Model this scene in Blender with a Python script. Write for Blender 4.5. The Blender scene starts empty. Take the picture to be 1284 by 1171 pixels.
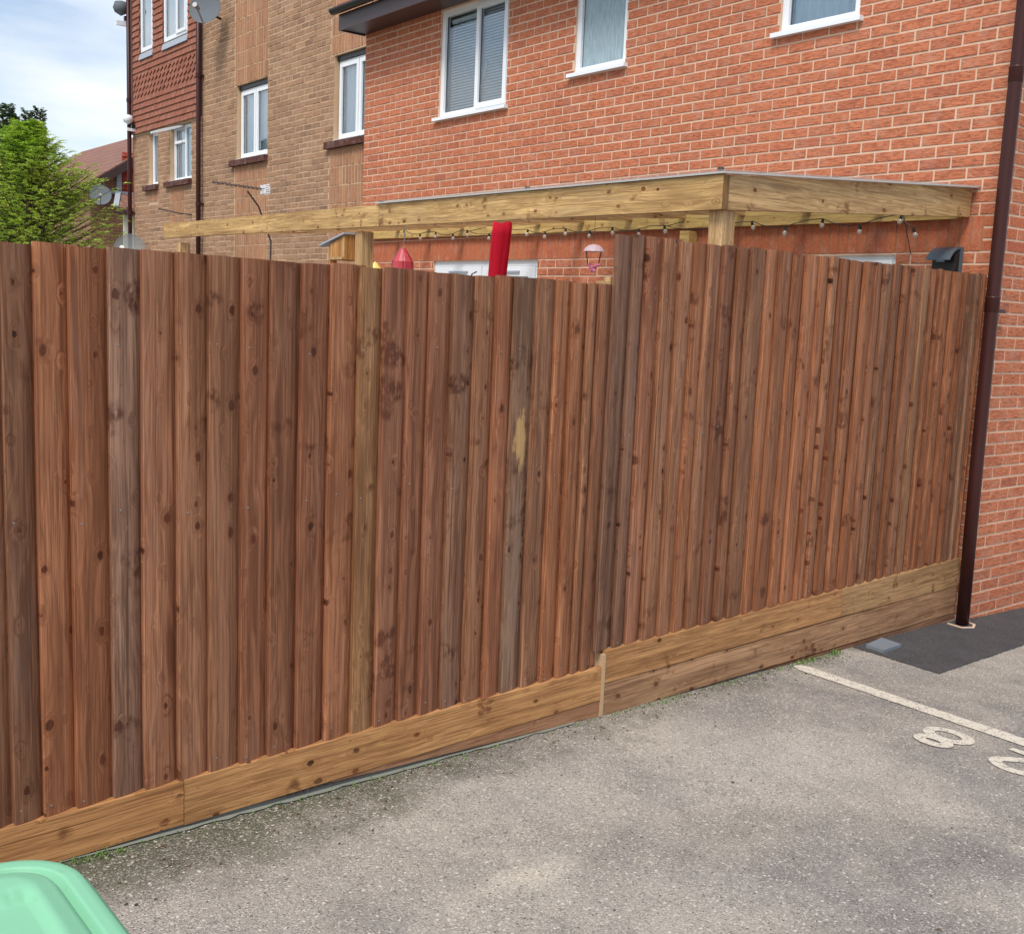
import bpy, math, random
from mathutils import Vector, Matrix
random.seed(7)
R = math.radians
S = bpy.context.scene
COL = S.collection

# ------------------------------------------------------------------ camera
cam_d = bpy.data.cameras.new('camera'); cam = bpy.data.objects.new('camera', cam_d); COL.objects.link(cam)
CX, CY, CZ, YAW, PIT, ROL, FOC = -6.5816, -3.4794, 1.8536, 0.6756, 0.1416, 0.0414, 1363.0
fw = Vector((math.sin(YAW)*math.cos(PIT), math.cos(YAW)*math.cos(PIT), -math.sin(PIT)))
rt = Vector((math.cos(YAW), -math.sin(YAW), 0)); up = rt.cross(fw)
r2 = rt*math.cos(ROL)+up*math.sin(ROL); u2 = -rt*math.sin(ROL)+up*math.cos(ROL)
M = Matrix(((r2.x, u2.x, -fw.x), (r2.y, u2.y, -fw.y), (r2.z, u2.z, -fw.z))).to_4x4()
M.translation = (CX, CY, CZ)
cam.matrix_world = M
cam_d.sensor_width = 36; cam_d.lens = FOC/1284*36; cam_d.clip_end = 1500; cam_d.clip_start = .05
S.camera = cam
# ------------------------------------------------------------------ world, sun, exposure
SUN_EL, SUN_AZ = R(54), R(241)      # azimuth clockwise from +Y: light comes from behind the left shoulder
w = bpy.data.worlds.new('World'); S.world = w; w.use_nodes = True
nt = w.node_tree; nt.nodes.clear(); N = nt.nodes.new; LK = nt.links.new
sky = N('ShaderNodeTexSky'); sky.sky_type = 'NISHITA'; sky.sun_disc = False
sky.sun_elevation = SUN_EL; sky.sun_rotation = SUN_AZ; sky.dust_density = 1.5; sky.ozone_density = 1.5
b1 = N('ShaderNodeBackground'); b1.inputs[1].default_value = .13; LK(sky.outputs[0], b1.inputs[0])
tc = N('ShaderNodeTexCoord'); mp = N('ShaderNodeMapping'); mp.inputs['Scale'].default_value = (1.2, 1.2, 3.2); mp.inputs['Location'].default_value = (.7, .2, .35)
nz = N('ShaderNodeTexNoise'); nz.inputs['Scale'].default_value = 1.7; nz.inputs['Detail'].default_value = 7; nz.inputs['Roughness'].default_value = .55; nz.inputs['Distortion'].default_value = .3
cr = N('ShaderNodeValToRGB'); cr.color_ramp.elements[0].position = .40; cr.color_ramp.elements[1].position = .64
LK(tc.outputs['Generated'], mp.inputs[0]); LK(mp.outputs[0], nz.inputs[0]); LK(nz.outputs[0], cr.inputs[0])
nz2 = N('ShaderNodeTexNoise'); nz2.inputs['Scale'].default_value = 3; nz2.inputs['Detail'].default_value = 6; LK(mp.outputs[0], nz2.inputs[0])
cr2 = N('ShaderNodeValToRGB'); cr2.color_ramp.elements[0].color = (.72, .79, .90, 1); cr2.color_ramp.elements[1].color = (1.0, 1.0, 1.0, 1)
cr2.color_ramp.elements[0].position = .3; cr2.color_ramp.elements[1].position = .62
LK(nz2.outputs[0], cr2.inputs[0])
b2 = N('ShaderNodeBackground'); b2.inputs[1].default_value = .92; LK(cr2.outputs[0], b2.inputs[0])
mx = N('ShaderNodeMixShader'); LK(cr.outputs[0], mx.inputs[0]); LK(b1.outputs[0], mx.inputs[1]); LK(b2.outputs[0], mx.inputs[2])
wo = N('ShaderNodeOutputWorld'); LK(mx.outputs[0], wo.inputs[0])
sd = bpy.data.lights.new('sun', 'SUN'); sd.energy = 2.3; sd.angle = R(18); sd.color = (1, .95, .88)
sun = bpy.data.objects.new('sun', sd); COL.objects.link(sun)
sdir = Vector((math.sin(SUN_AZ)*math.cos(SUN_EL), math.cos(SUN_AZ)*math.cos(SUN_EL), math.sin(SUN_EL)))
sun.rotation_euler = sdir.to_track_quat('Z', 'Y').to_euler(); sun.location = sdir*50
S.view_settings.view_transform = 'Standard'; S.view_settings.look = 'None'
S.view_settings.exposure = 0.42; S.view_settings.gamma = 1
S.view_settings.use_curve_mapping = False
try: S.cycles.max_bounces = 6; S.cycles.transparent_max_bounces = 12
except Exception: pass

# ------------------------------------------------------------------ helpers
def tag(o, label=None, cat=None, group=None, kind=None):
    if label: o['label'] = label
    if cat: o['category'] = cat
    if group: o['group'] = group
    if kind: o['kind'] = kind
    return o
def empty(name, loc=(0, 0, 0), rz=0):
    o = bpy.data.objects.new(name, None); o.empty_display_size = .2; COL.objects.link(o)
    o.location = loc; o.rotation_euler = (0, 0, rz); return o
class MB:
    def __init__(s): s.v = []; s.f = []
    def quad(s, a, b, c, d):
        n = len(s.v); s.v += [tuple(a), tuple(b), tuple(c), tuple(d)]; s.f.append((n, n+1, n+2, n+3)); return s
    def hexa(s, p):   # 8 points: bottom 4 (ccw), top 4
        n = len(s.v); s.v += [tuple(q) for q in p]
        for f in ((3, 2, 1, 0), (4, 5, 6, 7), (0, 1, 5, 4), (1, 2, 6, 5), (2, 3, 7, 6), (3, 0, 4, 7)): s.f.append(tuple(n+i for i in f))
        return s
    def box(s, x0, x1, y0, y1, z0, z1):
        return s.hexa([(x0, y0, z0), (x1, y0, z0), (x1, y1, z0), (x0, y1, z0), (x0, y0, z1), (x1, y0, z1), (x1, y1, z1), (x0, y1, z1)])
    def bar(s, a, b, w, h=None, upv=(0, 0, 1)):
        a = Vector(a); b = Vector(b); h = h or w; d = (b-a).normalized(); u = Vector(upv)
        if abs(d.dot(u)) > .98: u = Vector((1, 0, 0))
        x = d.cross(u).normalized()*w/2; y = x.cross(d).normalized()*h/2
        return s.hexa([a-x-y, a+x-y, a+x+y, a-x+y, b-x-y, b+x-y, b+x+y, b-x+y])
    def tube(s, pts, r, n=8, cap=True):
        pts = [Vector(p) for p in pts]; rs = r if isinstance(r, (list, tuple)) else [r]*len(pts)
        base = len(s.v); u = None
        for i, p in enumerate(pts):
            d = (pts[min(i+1, len(pts)-1)]-pts[max(i-1, 0)]).normalized()
            if u is None:
                u = d.cross(Vector((0, 0, 1)));
                if u.length < .05: u = d.cross(Vector((1, 0, 0)))
            u = (u-d*u.dot(d)).normalized(); v = d.cross(u)
            for k in range(n):
                a = 2*math.pi*k/n; s.v.append(tuple(p+(u*math.cos(a)+v*math.sin(a))*rs[i]))
        for i in range(len(pts)-1):
            for k in range(n):
                a = base+i*n+k; b = base+i*n+(k+1) % n; s.f.append((a, b, b+n, a+n))
        if cap:
            s.f.append(tuple(base+k for k in range(n))[::-1]); s.f.append(tuple(base+(len(pts)-1)*n+k for k in range(n)))
        return s
    def lathe(s, prof, n=16, origin=(0, 0, 0), mat=None):   # prof [(r,z)]
        base = len(s.v); o = Vector(origin)
        for r, z in prof:
            for k in range(n):
                a = 2*math.pi*k/n; p = Vector((r*math.cos(a), r*math.sin(a), z))
                if mat: p = mat @ p
                s.v.append(tuple(o+p))
        for i in range(len(prof)-1):
            for k in range(n):
                a = base+i*n+k; b = base+i*n+(k+1) % n; s.f.append((a, b, b+n, a+n))
        return s
    def mesh(s, name, smooth=False):
        me = bpy.data.meshes.new(name); me.from_pydata(s.v, [], s.f); me.update()
        if smooth: me.polygons.foreach_set('use_smooth', [True]*len(me.polygons))
        return me
    def build(s, name, mat, parent=None, smooth=False, kind=None, label=None, loc=(0, 0, 0)):
        me = s.mesh(name, smooth); me.materials.append(mat)
        o = bpy.data.objects.new(name, me); COL.objects.link(o); o.location = loc
        if parent is not None: o.parent = parent
        if kind: o['kind'] = kind
        if label: o['label'] = label
        return o
def inst(name, me, parent, loc, rot=(0, 0, 0), color=None, label=None):
    o = bpy.data.objects.new(name, me); COL.objects.link(o); o.location = loc; o.rotation_euler = rot
    if parent is not None: o.parent = parent
    if color: o.color = (*color, 1)
    if label: o['label'] = label
    return o
def gz(x): return -.031*max(-12, min(12, x))

# ------------------------------------------------------------------ materials
class NM:
    def __init__(s, name):
        s.m = bpy.data.materials.new(name); s.m.use_nodes = True; s.t = s.m.node_tree; s.n = s.t.nodes; s.l = s.t.links
        s.p = s.n['Principled BSDF']
    def add(s, typ, **kw):
        n = s.n.new(typ)
        for k, v in kw.items():
            if k.startswith('_'): setattr(n, k[1:], v)
            else: n.inputs[k.replace('__', ' ')].default_value = v
        return n
    def link(s, a, b): s.l.new(a, b)
    def _in(s, node, sock, v):
        if hasattr(v, 'is_linked') or isinstance(v, bpy.types.NodeSocket): s.l.new(v, node.inputs[sock])
        else: node.inputs[sock].default_value = v
    def math(s, op, a, b=0.0, c=None):
        n = s.n.new('ShaderNodeMath'); n.operation = op; s._in(n, 0, a); s._in(n, 1, b)
        if c is not None: s._in(n, 2, c)
        return n.outputs[0]
    def mix(s, f, a, b, mode='MIX'):
        n = s.n.new('ShaderNodeMix'); n.data_type = 'RGBA'; n.blend_type = mode; s._in(n, 0, f)
        for i, v in ((6, a), (7, b)):
            if isinstance(v, tuple) and len(v) == 3: v = (*v, 1)
            s._in(n, i, v)
        return n.outputs[2]
    def ramp(s, v, stops, interp='LINEAR'):
        n = s.n.new('ShaderNodeValToRGB'); n.color_ramp.interpolation = interp; s.l.new(v, n.inputs[0]); e = n.color_ramp.elements
        while len(e) > 1: e.remove(e[0])
        e[0].position = stops[0][0]; e[0].color = (*stops[0][1], 1) if isinstance(stops[0][1], tuple) else (stops[0][1],)*3+(1,)
        for p, c in stops[1:]:
            q = e.new(p); q.color = (*c, 1) if isinstance(c, tuple) else (c, c, c, 1)
        return n.outputs[0]
    def coords(s, kind='Object', scale=(1, 1, 1), rnd=0.0, rot=(0, 0, 0)):
        tcn = s.n.new('ShaderNodeTexCoord'); o = tcn.outputs[kind]
        if rnd:
            oi = s.n.new('ShaderNodeObjectInfo'); c = s.n.new('ShaderNodeCombineXYZ')
            a = s.math('MULTIPLY', oi.outputs['Random'], rnd); b = s.math('MULTIPLY', oi.outputs['Random'], rnd*2.37)
            s.l.new(a, c.inputs[0]); s.l.new(b, c.inputs[1]); s.l.new(b, c.inputs[2])
            va = s.n.new('ShaderNodeVectorMath'); va.operation = 'ADD'; s.l.new(o, va.inputs[0]); s.l.new(c.outputs[0], va.inputs[1]); o = va.outputs[0]
        mpn = s.n.new('ShaderNodeMapping'); mpn.inputs['Scale'].default_value = scale; mpn.inputs['Rotation'].default_value = rot; s.l.new(o, mpn.inputs[0])
        return mpn.outputs[0]
    def noise(s, vec, scale=5, detail=4, rough=.5, dist=0.0):
        n = s.n.new('ShaderNodeTexNoise'); s.l.new(vec, n.inputs['Vector'])
        n.inputs['Scale'].default_value = scale; n.inputs['Detail'].default_value = detail; n.inputs['Roughness'].default_value = rough; n.inputs['Distortion'].default_value = dist
        return n.outputs[0]
    def bump(s, h, strength=.5, distance=.01, prev=None):
        n = s.n.new('ShaderNodeBump'); n.inputs['Strength'].default_value = strength; n.inputs['Distance'].default_value = distance
        s.l.new(h, n.inputs['Height'])
        if prev is not None: s.l.new(prev, n.inputs['Normal'])
        s.l.new(n.outputs[0], s.p.inputs['Normal']); return n.outputs[0]
    def col(s, c):
        s._in(s.p, 'Base Color', (*c, 1) if isinstance(c, tuple) else c); return s
    def rough(s, r): s._in(s.p, 'Roughness', r); return s
    def spec(s, r): s.p.inputs['Specular IOR Level'].default_value = r; return s

def plain(name, c, rough=.5, metal=0.0, var=.12, scale=30, spec=.5):
    k = NM(name); v = k.coords('Object'); n = k.noise(v, scale, 5, .6)
    a = tuple(x*(1-var) for x in c); b = tuple(min(1, x*(1+var)) for x in c)
    k.col(k.mix(n, a, b)).rough(rough).spec(spec); k.p.inputs['Metallic'].default_value = metal
    k.bump(n, .15, .002); return k.m

def wood_board(name, dry=False, tint=None, knots=True, along='z', scale=1.0, gloss=.65, grain_amt=.5, wear=.35, kn=(.46, .318), scuff=None):
    """planks: grain runs along the board, knots, streaks; base tint from the object's own colour"""
    k = NM(name)
    if tint is None:
        oi = k.n.new('ShaderNodeObjectInfo'); base = oi.outputs['Color']
    else: base = tint
    ax = {'z': (1, 1, 0), 'x': (0, 1, 1), 'y': (1, 0, 1)}[along]
    def sc(across, longi): return tuple((across if a else longi)*scale for a in ax)
    v_low = k.coords('Object', sc(4, .9), rnd=60)
    warp = k.noise(v_low, 1.0, 3, .5)
    # knots
    vk = k.coords('Object', sc(13, 8.5), rnd=31)
    sx_ = k.n.new('ShaderNodeSeparateXYZ'); k.l.new(vk, sx_.inputs[0]); cx_ = k.n.new('ShaderNodeCombineXYZ')
    ac, lo_ = {'z': (0, 2), 'x': (2, 0), 'y': (2, 1)}[along]; k.l.new(sx_.outputs[ac], cx_.inputs[0]); k.l.new(sx_.outputs[lo_], cx_.inputs[1]); vk = cx_.outputs[0]
    vor = k.n.new('ShaderNodeTexVoronoi'); vor.voronoi_dimensions = '2D'; k.l.new(vk, vor.inputs['Vector']); vor.inputs['Scale'].default_value = 1; vor.inputs['Randomness'].default_value = 1
    sepc = k.n.new('ShaderNodeSeparateColor'); k.l.new(vor.outputs['Color'], sepc.inputs[0])
    kd = k.math('ADD', vor.outputs['Distance'], k.math('MULTIPLY', k.math('SUBTRACT', k.noise(vk, 4, 4, .7), .5), .24))
    ksize = k.math('SUBTRACT', k.math('MULTIPLY', sepc.outputs[0], kn[0]), kn[1])
    kmask = k.n.new('ShaderNodeMapRange'); kmask.interpolation_type = 'SMOOTHSTEP'
    k.l.new(k.math('SUBTRACT', kd, ksize), kmask.inputs[0]); kmask.inputs[1].default_value = -.02; kmask.inputs[2].default_value = .035; kmask.inputs[3].default_value = 1; kmask.inputs[4].default_value = 0
    halo = k.n.new('ShaderNodeMapRange'); halo.interpolation_type = 'SMOOTHSTEP'
    k.l.new(k.math('SUBTRACT', kd, ksize), halo.inputs[0]); halo.inputs[1].default_value = 0; halo.inputs[2].default_value = .30; halo.inputs[3].default_value = 1; halo.inputs[4].default_value = 0
    # growth rings, warped
    vr = k.coords('Object', sc(30, .8), rnd=47)
    add = k.n.new('ShaderNodeVectorMath'); add.operation = 'ADD'; k.l.new(vr, add.inputs[0])
    cmb = k.n.new('ShaderNodeCombineXYZ'); dsp = k.math('ADD', k.math('MULTIPLY', warp, 6.0), k.math('MULTIPLY', halo.outputs[0], 1.2 if knots else 0.0))
    for i, a in enumerate(ax):
        if a: k.l.new(dsp, cmb.inputs[i])
    k.l.new(cmb.outputs[0], add.inputs[1])
    rings = k.noise(add.outputs[0], 1.0, 2, .5)
    rr = k.ramp(rings, [(.32, 0.0), (.47, .75), (.52, .25), (.68, 1.0)])
    fine = k.noise(k.coords('Object', sc(165, 3.4), rnd=13), 1.0, 3, .7)
    blot = k.noise(k.coords('Object', sc(9, 1.6), rnd=83), 1.0, 5, .6)
    dark = k.mix(1.0, base, (.50, .40, .34), 'MULTIPLY'); light = k.mix(1.0, base, (1.42, 1.38, 1.32), 'MULTIPLY')
    c = k.mix(rr, dark, light) if grain_amt >= 1 else k.mix(k.math('ADD', k.math('MULTIPLY', rr, grain_amt), (1-grain_amt)*.62), dark, light)
    c = k.mix(k.math('MULTIPLY', k.ramp(fine, [(.38, 1.0), (.50, 0.0)]), .72), c, k.mix(1.0, base, (.45, .36, .30), 'MULTIPLY'))
    c = k.mix(k.math('MULTIPLY', k.ramp(blot, [(.30, 1.0), (.54, 0.0)]), .62), c, k.mix(1.0, base, (.50, .40, .35), 'MULTIPLY'))
    c = k.mix(k.math('MULTIPLY', k.ramp(blot, [(.55, 0.0), (.75, 1.0)]), wear), c, k.mix(.5, base, (.34, .28, .24)))
    if knots:
        c = k.mix(k.math('MULTIPLY', halo.outputs[0], .30), c, k.mix(1.0, base, (.55, .38, .30), 'MULTIPLY'))
        c = k.mix(k.math('MULTIPLY', kmask.outputs[0], k.math('MULTIPLY_ADD', sepc.outputs[1], .35, .65)), c, k.mix(1.0, base, k.mix(sepc.outputs[2], (.09, .05, .04), (.34, .17, .11)), 'MULTIPLY'))
    wz = k.noise(k.coords('Object', sc(5, 7), rnd=71), 1.0, 2, .5)
    wmask = k.math('MULTIPLY', k.ramp(wz, [(.63, 0.0), (.70, 1.0)]), k.ramp(k.noise(k.coords('Object', sc(45, 30), rnd=19), 1.0, 3, .6), [(.38, 0.0), (.55, 1.0)]))
    if knots: c = k.mix(k.math('MULTIPLY', wmask, .78), c, k.mix(1.0, base, (.27, .15, .11), 'MULTIPLY'))
    rain = k.noise(k.coords('Object', sc(26, .7), rnd=57), 1.0, 3, .6)
    c = k.mix(k.math('MULTIPLY', k.ramp(rain, [(.30, 1.0), (.46, 0.0)]), .55), c, k.mix(1.0, base, (.42, .31, .26), 'MULTIPLY'))
    c = k.mix(k.math('MULTIPLY', k.ramp(rain, [(.58, 0.0), (.70, 1.0)]), .40), c, k.mix(1.0, base, (1.65, 1.60, 1.60), 'MULTIPLY'))
    split = k.noise(k.coords('Object', sc(75, .55), rnd=29), 1.0, 2, .5, .2)
    c = k.mix(k.math('MULTIPLY', k.ramp(split, [(.27, 1.0), (.315, 0.0)]), .7), c, k.mix(1.0, base, (.30, .22, .18), 'MULTIPLY'))
    if scuff:
        sv = k.n.new('ShaderNodeSeparateXYZ'); k.l.new(k.coords('Object'), sv.inputs[0])
        ex = k.math('DIVIDE', k.math('SUBTRACT', sv.outputs[0], scuff[0]), scuff[2]); ez = k.math('DIVIDE', k.math('SUBTRACT', sv.outputs[2], scuff[1]), scuff[3])
        rd_ = k.math('SQRT', k.math('ADD', k.math('MULTIPLY', ex, ex), k.math('MULTIPLY', ez, ez)))
        rd_ = k.math('ADD', rd_, k.math('MULTIPLY', k.math('SUBTRACT', k.noise(k.coords('Object', (55, 55, 16)), 1, 5, .7), .5), 2.2))
        c = k.mix(k.math('MULTIPLY', k.ramp(rd_, [(.55, 1.0), (.95, 0.0)]), .75), c, (.60, .37, .15))
    k.col(c).rough(gloss).spec(.25)
    h = k.math('ADD', k.math('MULTIPLY', fine, .6), k.math('MULTIPLY', rings, .5))
    if knots: h = k.math('SUBTRACT', h, k.math('MULTIPLY', kmask.outputs[0], .25))
    k.bump(h, .8, .0045)
    return k.m

def brick_mat(name, base, alt, dark, streak=True, bumpd=.006, spread=.35):
    k = NM(name); oi = k.n.new('ShaderNodeObjectInfo'); g = k.n.new('ShaderNodeNewGeometry')
    rnd = k.math('FRACT', k.math('ADD', oi.outputs['Random'], g.outputs['Random Per Island']))
    rnd2 = k.math('FRACT', k.math('MULTIPLY', rnd, 7.31))
    pos = g.outputs['Position']
    def vec(sc):
        mpn = k.n.new('ShaderNodeMapping'); mpn.inputs['Scale'].default_value = sc; k.l.new(pos, mpn.inputs[0])
        cmb = k.n.new('ShaderNodeCombineXYZ'); k.l.new(k.math('MULTIPLY', rnd, 40), cmb.inputs[0]); k.l.new(k.math('MULTIPLY', rnd2, 40), cmb.inputs[1])
        a = k.n.new('ShaderNodeVectorMath'); a.operation = 'ADD'; k.l.new(mpn.outputs[0], a.inputs[0]); k.l.new(cmb.outputs[0], a.inputs[1]); return a.outputs[0]
    c = k.mix(k.math('MULTIPLY', rnd, spread), base, alt)
    c = k.mix(k.ramp(rnd2, [(.86, 0.0), (.98, .5)]), c, dark)
    wavy = k.noise(vec((22, 22, 95) if streak else (60, 60, 60)), 1.0, 4, .6, .7)
    big = k.noise(vec((9, 9, 9)), 1.0, 3, .5)
    c = k.mix(k.math('MULTIPLY', k.ramp(wavy, [(.36, 1.0), (.54, 0.0)]), .55 if streak else .35), c, tuple(x*.42 for x in dark))
    c = k.mix(k.math('MULTIPLY', k.ramp(wavy, [(.56, 0.0), (.72, 1.0)]), .35), c, tuple(min(1, x*1.45) for x in base))
    c = k.mix(k.math('MULTIPLY', k.ramp(big, [(.5, 0.0), (.75, 1.0)]), .22), c, (.55, .42, .34))
    wth = k.noise(pos, .9, 5, .6); c = k.mix(k.math('MULTIPLY', k.ramp(wth, [(.35, 1.0), (.6, 0.0)]), .22), c, k.mix(1.0, c, (.66, .62, .60), 'MULTIPLY'))
    k.col(c).rough(.9).spec(.2); k.bump(wavy, .9 if streak else .5, bumpd); return k.m

def mortar_mat(name, c):
    k = NM(name); v = k.coords('Object'); n = k.noise(v, 140, 4, .7); b = k.noise(v, 1.2, 4, .6)
    cc = k.mix(n, tuple(x*.78 for x in c), tuple(min(1, x*1.12) for x in c)); cc = k.mix(k.math('MULTIPLY', k.ramp(b, [(.35, 1.0), (.6, 0.0)]), .35), cc, tuple(x*.72 for x in c))
    k.col(cc).rough(.95).spec(.1); k.bump(n, .6, .003); return k.m

m_fence = wood_board('fence_board_wood', grain_amt=.85, wear=.25)
m_fence_scuff = wood_board('scuffed_board_wood', grain_amt=.95, wear=.6, scuff=(.055, 1.03, .042, .13))
m_gravel_board = wood_board('gravel_board_wood', along='x', grain_amt=.6, wear=.1)
m_perg_y = wood_board('pergola_wood_y', tint=(.56, .385, .17, 1), along='y', wear=.35, grain_amt=.7)
m_perg_x = wood_board('pergola_wood_x', tint=(.56, .385, .19, 1), along='x', wear=.3, grain_amt=.7)
m_perg_z = wood_board('pergola_wood_z', tint=(.56, .39, .20, 1), along='z', wear=.15, grain_amt=.6)
m_ledger = wood_board('ledger_wood', tint=(.60, .44, .17, 1), along='y', wear=.05, grain_amt=.5)
m_birdbox = wood_board('nest_box_wood', tint=(.52, .27, .09, 1), along='z', knots=False, wear=.0, grain_amt=.5)
m_red_brick = brick_mat('red_wirecut_brick', (.56, .195, .10), (.49, .155, .08), (.38, .12, .075))
m_soldier = brick_mat('smooth_soldier_brick', (.52, .165, .078), (.44, .125, .062), (.38, .10, .06), streak=False, bumpd=.002)
m_red_mortar = mortar_mat('cream_mortar', (.72, .52, .38))
m_brown_brick = brick_mat('brown_stock_brick', (.42, .25, .15), (.31, .18, .11), (.17, .105, .075), streak=False, bumpd=.006, spread=.9)
m_brown_soldier = brick_mat('brown_panel_brick', (.45, .23, .125), (.34, .175, .10), (.24, .13, .08), streak=False, bumpd=.003, spread=.8)
m_brown_mortar = mortar_mat('buff_mortar', (.60, .42, .27))
m_cill = brick_mat('brown_sill_brick', (.12, .05, .04), (.09, .04, .035), (.06, .03, .03), streak=False, bumpd=.002)
m_tile = brick_mat('clay_hanging_tile', (.33, .13, .085), (.28, .105, .07), (.22, .08, .055), streak=False, bumpd=.002)
m_upvc = plain('white_upvc', (.80, .84, .87), .3, var=.03, spec=.5)
m_brownpipe = plain('brown_plastic', (.046, .013, .011), .38, var=.15, spec=.28)
m_fascia = plain('brown_fascia', (.055, .032, .032), .4, var=.15)
m_black = plain('black_plastic', (.012, .012, .013), .35)
m_socket = plain('slate_grey_plastic', (.085, .11, .135), .3, var=.08)
m_dish = plain('grey_dish_paint', (.135, .155, .175), .7, var=.08, spec=.15)
m_steel = plain('dull_galvanised_steel', (.30, .30, .30), .45, .6)
m_rust = plain('rusty_dark_metal', (.055, .035, .03), .6)
m_lead = plain('lead_flashing', (.34, .38, .44), .55)
m_curtain = plain('pale_curtain', (.55, .66, .70), .9, var=.06)
m_curtain_w = plain('white_net_curtain', (.88, .93, .95), .9, var=.06)
m_pinkcloth = plain('lilac_cushion', (.50, .45, .56), .9, var=.15, scale=9)
m_dark = plain('dark_room', (.03, .035, .04), .9)
m_blind = plain('white_blind_slat', (.86, .90, .92), .5, var=.04)
m_red_fabric = None
m_pink = plain('pink_plastic', (.80, .22, .34), .4)
m_pinkpale = plain('pale_pink_plastic', (.85, .62, .68), .4)
m_redtrans = plain('red_plastic_feeder', (.50, .06, .08), .25, var=.25, scale=40)
m_yellow = plain('yellow_plastic', (.80, .62, .16), .45)
m_cream = plain('cream_door_paint', (.62, .62, .52), .5)
m_bulbcap = plain('bulb_cap_black', (.015, .013, .012), .5)
m_shed = plain('white_flashing', (.66, .64, .62), .5, var=.15)
m_whitepaint = None

def glass(name, tint=(.85, .93, .97)):
    k = NM(name); k.n.remove(k.p)
    tr = k.n.new('ShaderNodeBsdfTransparent'); tr.inputs[0].default_value = (*tint, 1)
    gl = k.n.new('ShaderNodeBsdfGlossy'); gl.inputs['Roughness'].default_value = .03; gl.inputs['Color'].default_value = (.95, .98, 1, 1)
    fr = k.n.new('ShaderNodeFresnel'); fr.inputs[0].default_value = 1.52
    f = k.math('MULTIPLY_ADD', fr.outputs[0], 2.2, .05); f = k.math('MINIMUM', f, 1.0)
    mxs = k.n.new('ShaderNodeMixShader'); k.l.new(f, mxs.inputs[0]); k.l.new(tr.outputs[0], mxs.inputs[1]); k.l.new(gl.outputs[0], mxs.inputs[2])
    k.l.new(mxs.outputs[0], k.n['Material Output'].inputs[0]); return k.m
m_glass = glass('window_glass')
k = NM('frosted_glass'); v = k.coords('Object', (1, 60, 9)); n = k.noise(v, 1, 4, .6)
k.col(k.mix(k.ramp(n, [(.35, 0.0), (.65, 1.0)]), (.24, .34, .38), (.36, .46, .50))).rough(.12); k.bump(n, .5, .004); m_frost = k.m
k = NM('clear_bulb'); k.p.inputs['Transmission Weight'].default_value = .6; k.col((.75, .70, .64)).rough(.08); m_bulb = k.m
k = NM('red_parasol_cloth'); v = k.coords('Object', (30, 30, 2)); n = k.noise(v, 1, 4, .6)
k.col(k.mix(n, (.50, .005, .02), (.78, .012, .045))).rough(.75).spec(.2); k.bump(n, .6, .012); m_red_fabric = k.m
k = NM('mesh_dish'); tr = k.n.new('ShaderNodeBsdfTransparent'); mxs = k.n.new('ShaderNodeMixShader'); mxs.inputs[0].default_value = .68
k.col((.16, .18, .18)).rough(.5); k.l.new(tr.outputs[0], mxs.inputs[1]); k.l.new(k.p.outputs[0], mxs.inputs[2]); k.l.new(mxs.outputs[0], k.n['Material Output'].inputs[0]); m_meshdish = k.m
k = NM('polycarbonate_sheet'); tr = k.n.new('ShaderNodeBsdfTransparent'); tr.inputs[0].default_value = (.93, .95, .95, 1); mxs = k.n.new('ShaderNodeMixShader'); mxs.inputs[0].default_value = .80
k.col((.60, .62, .63)).rough(.3); k.l.new(k.p.outputs[0], mxs.inputs[1]); k.l.new(tr.outputs[0], mxs.inputs[2]); k.l.new(mxs.outputs[0], k.n['Material Output'].inputs[0]); m_poly = k.m

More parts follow.
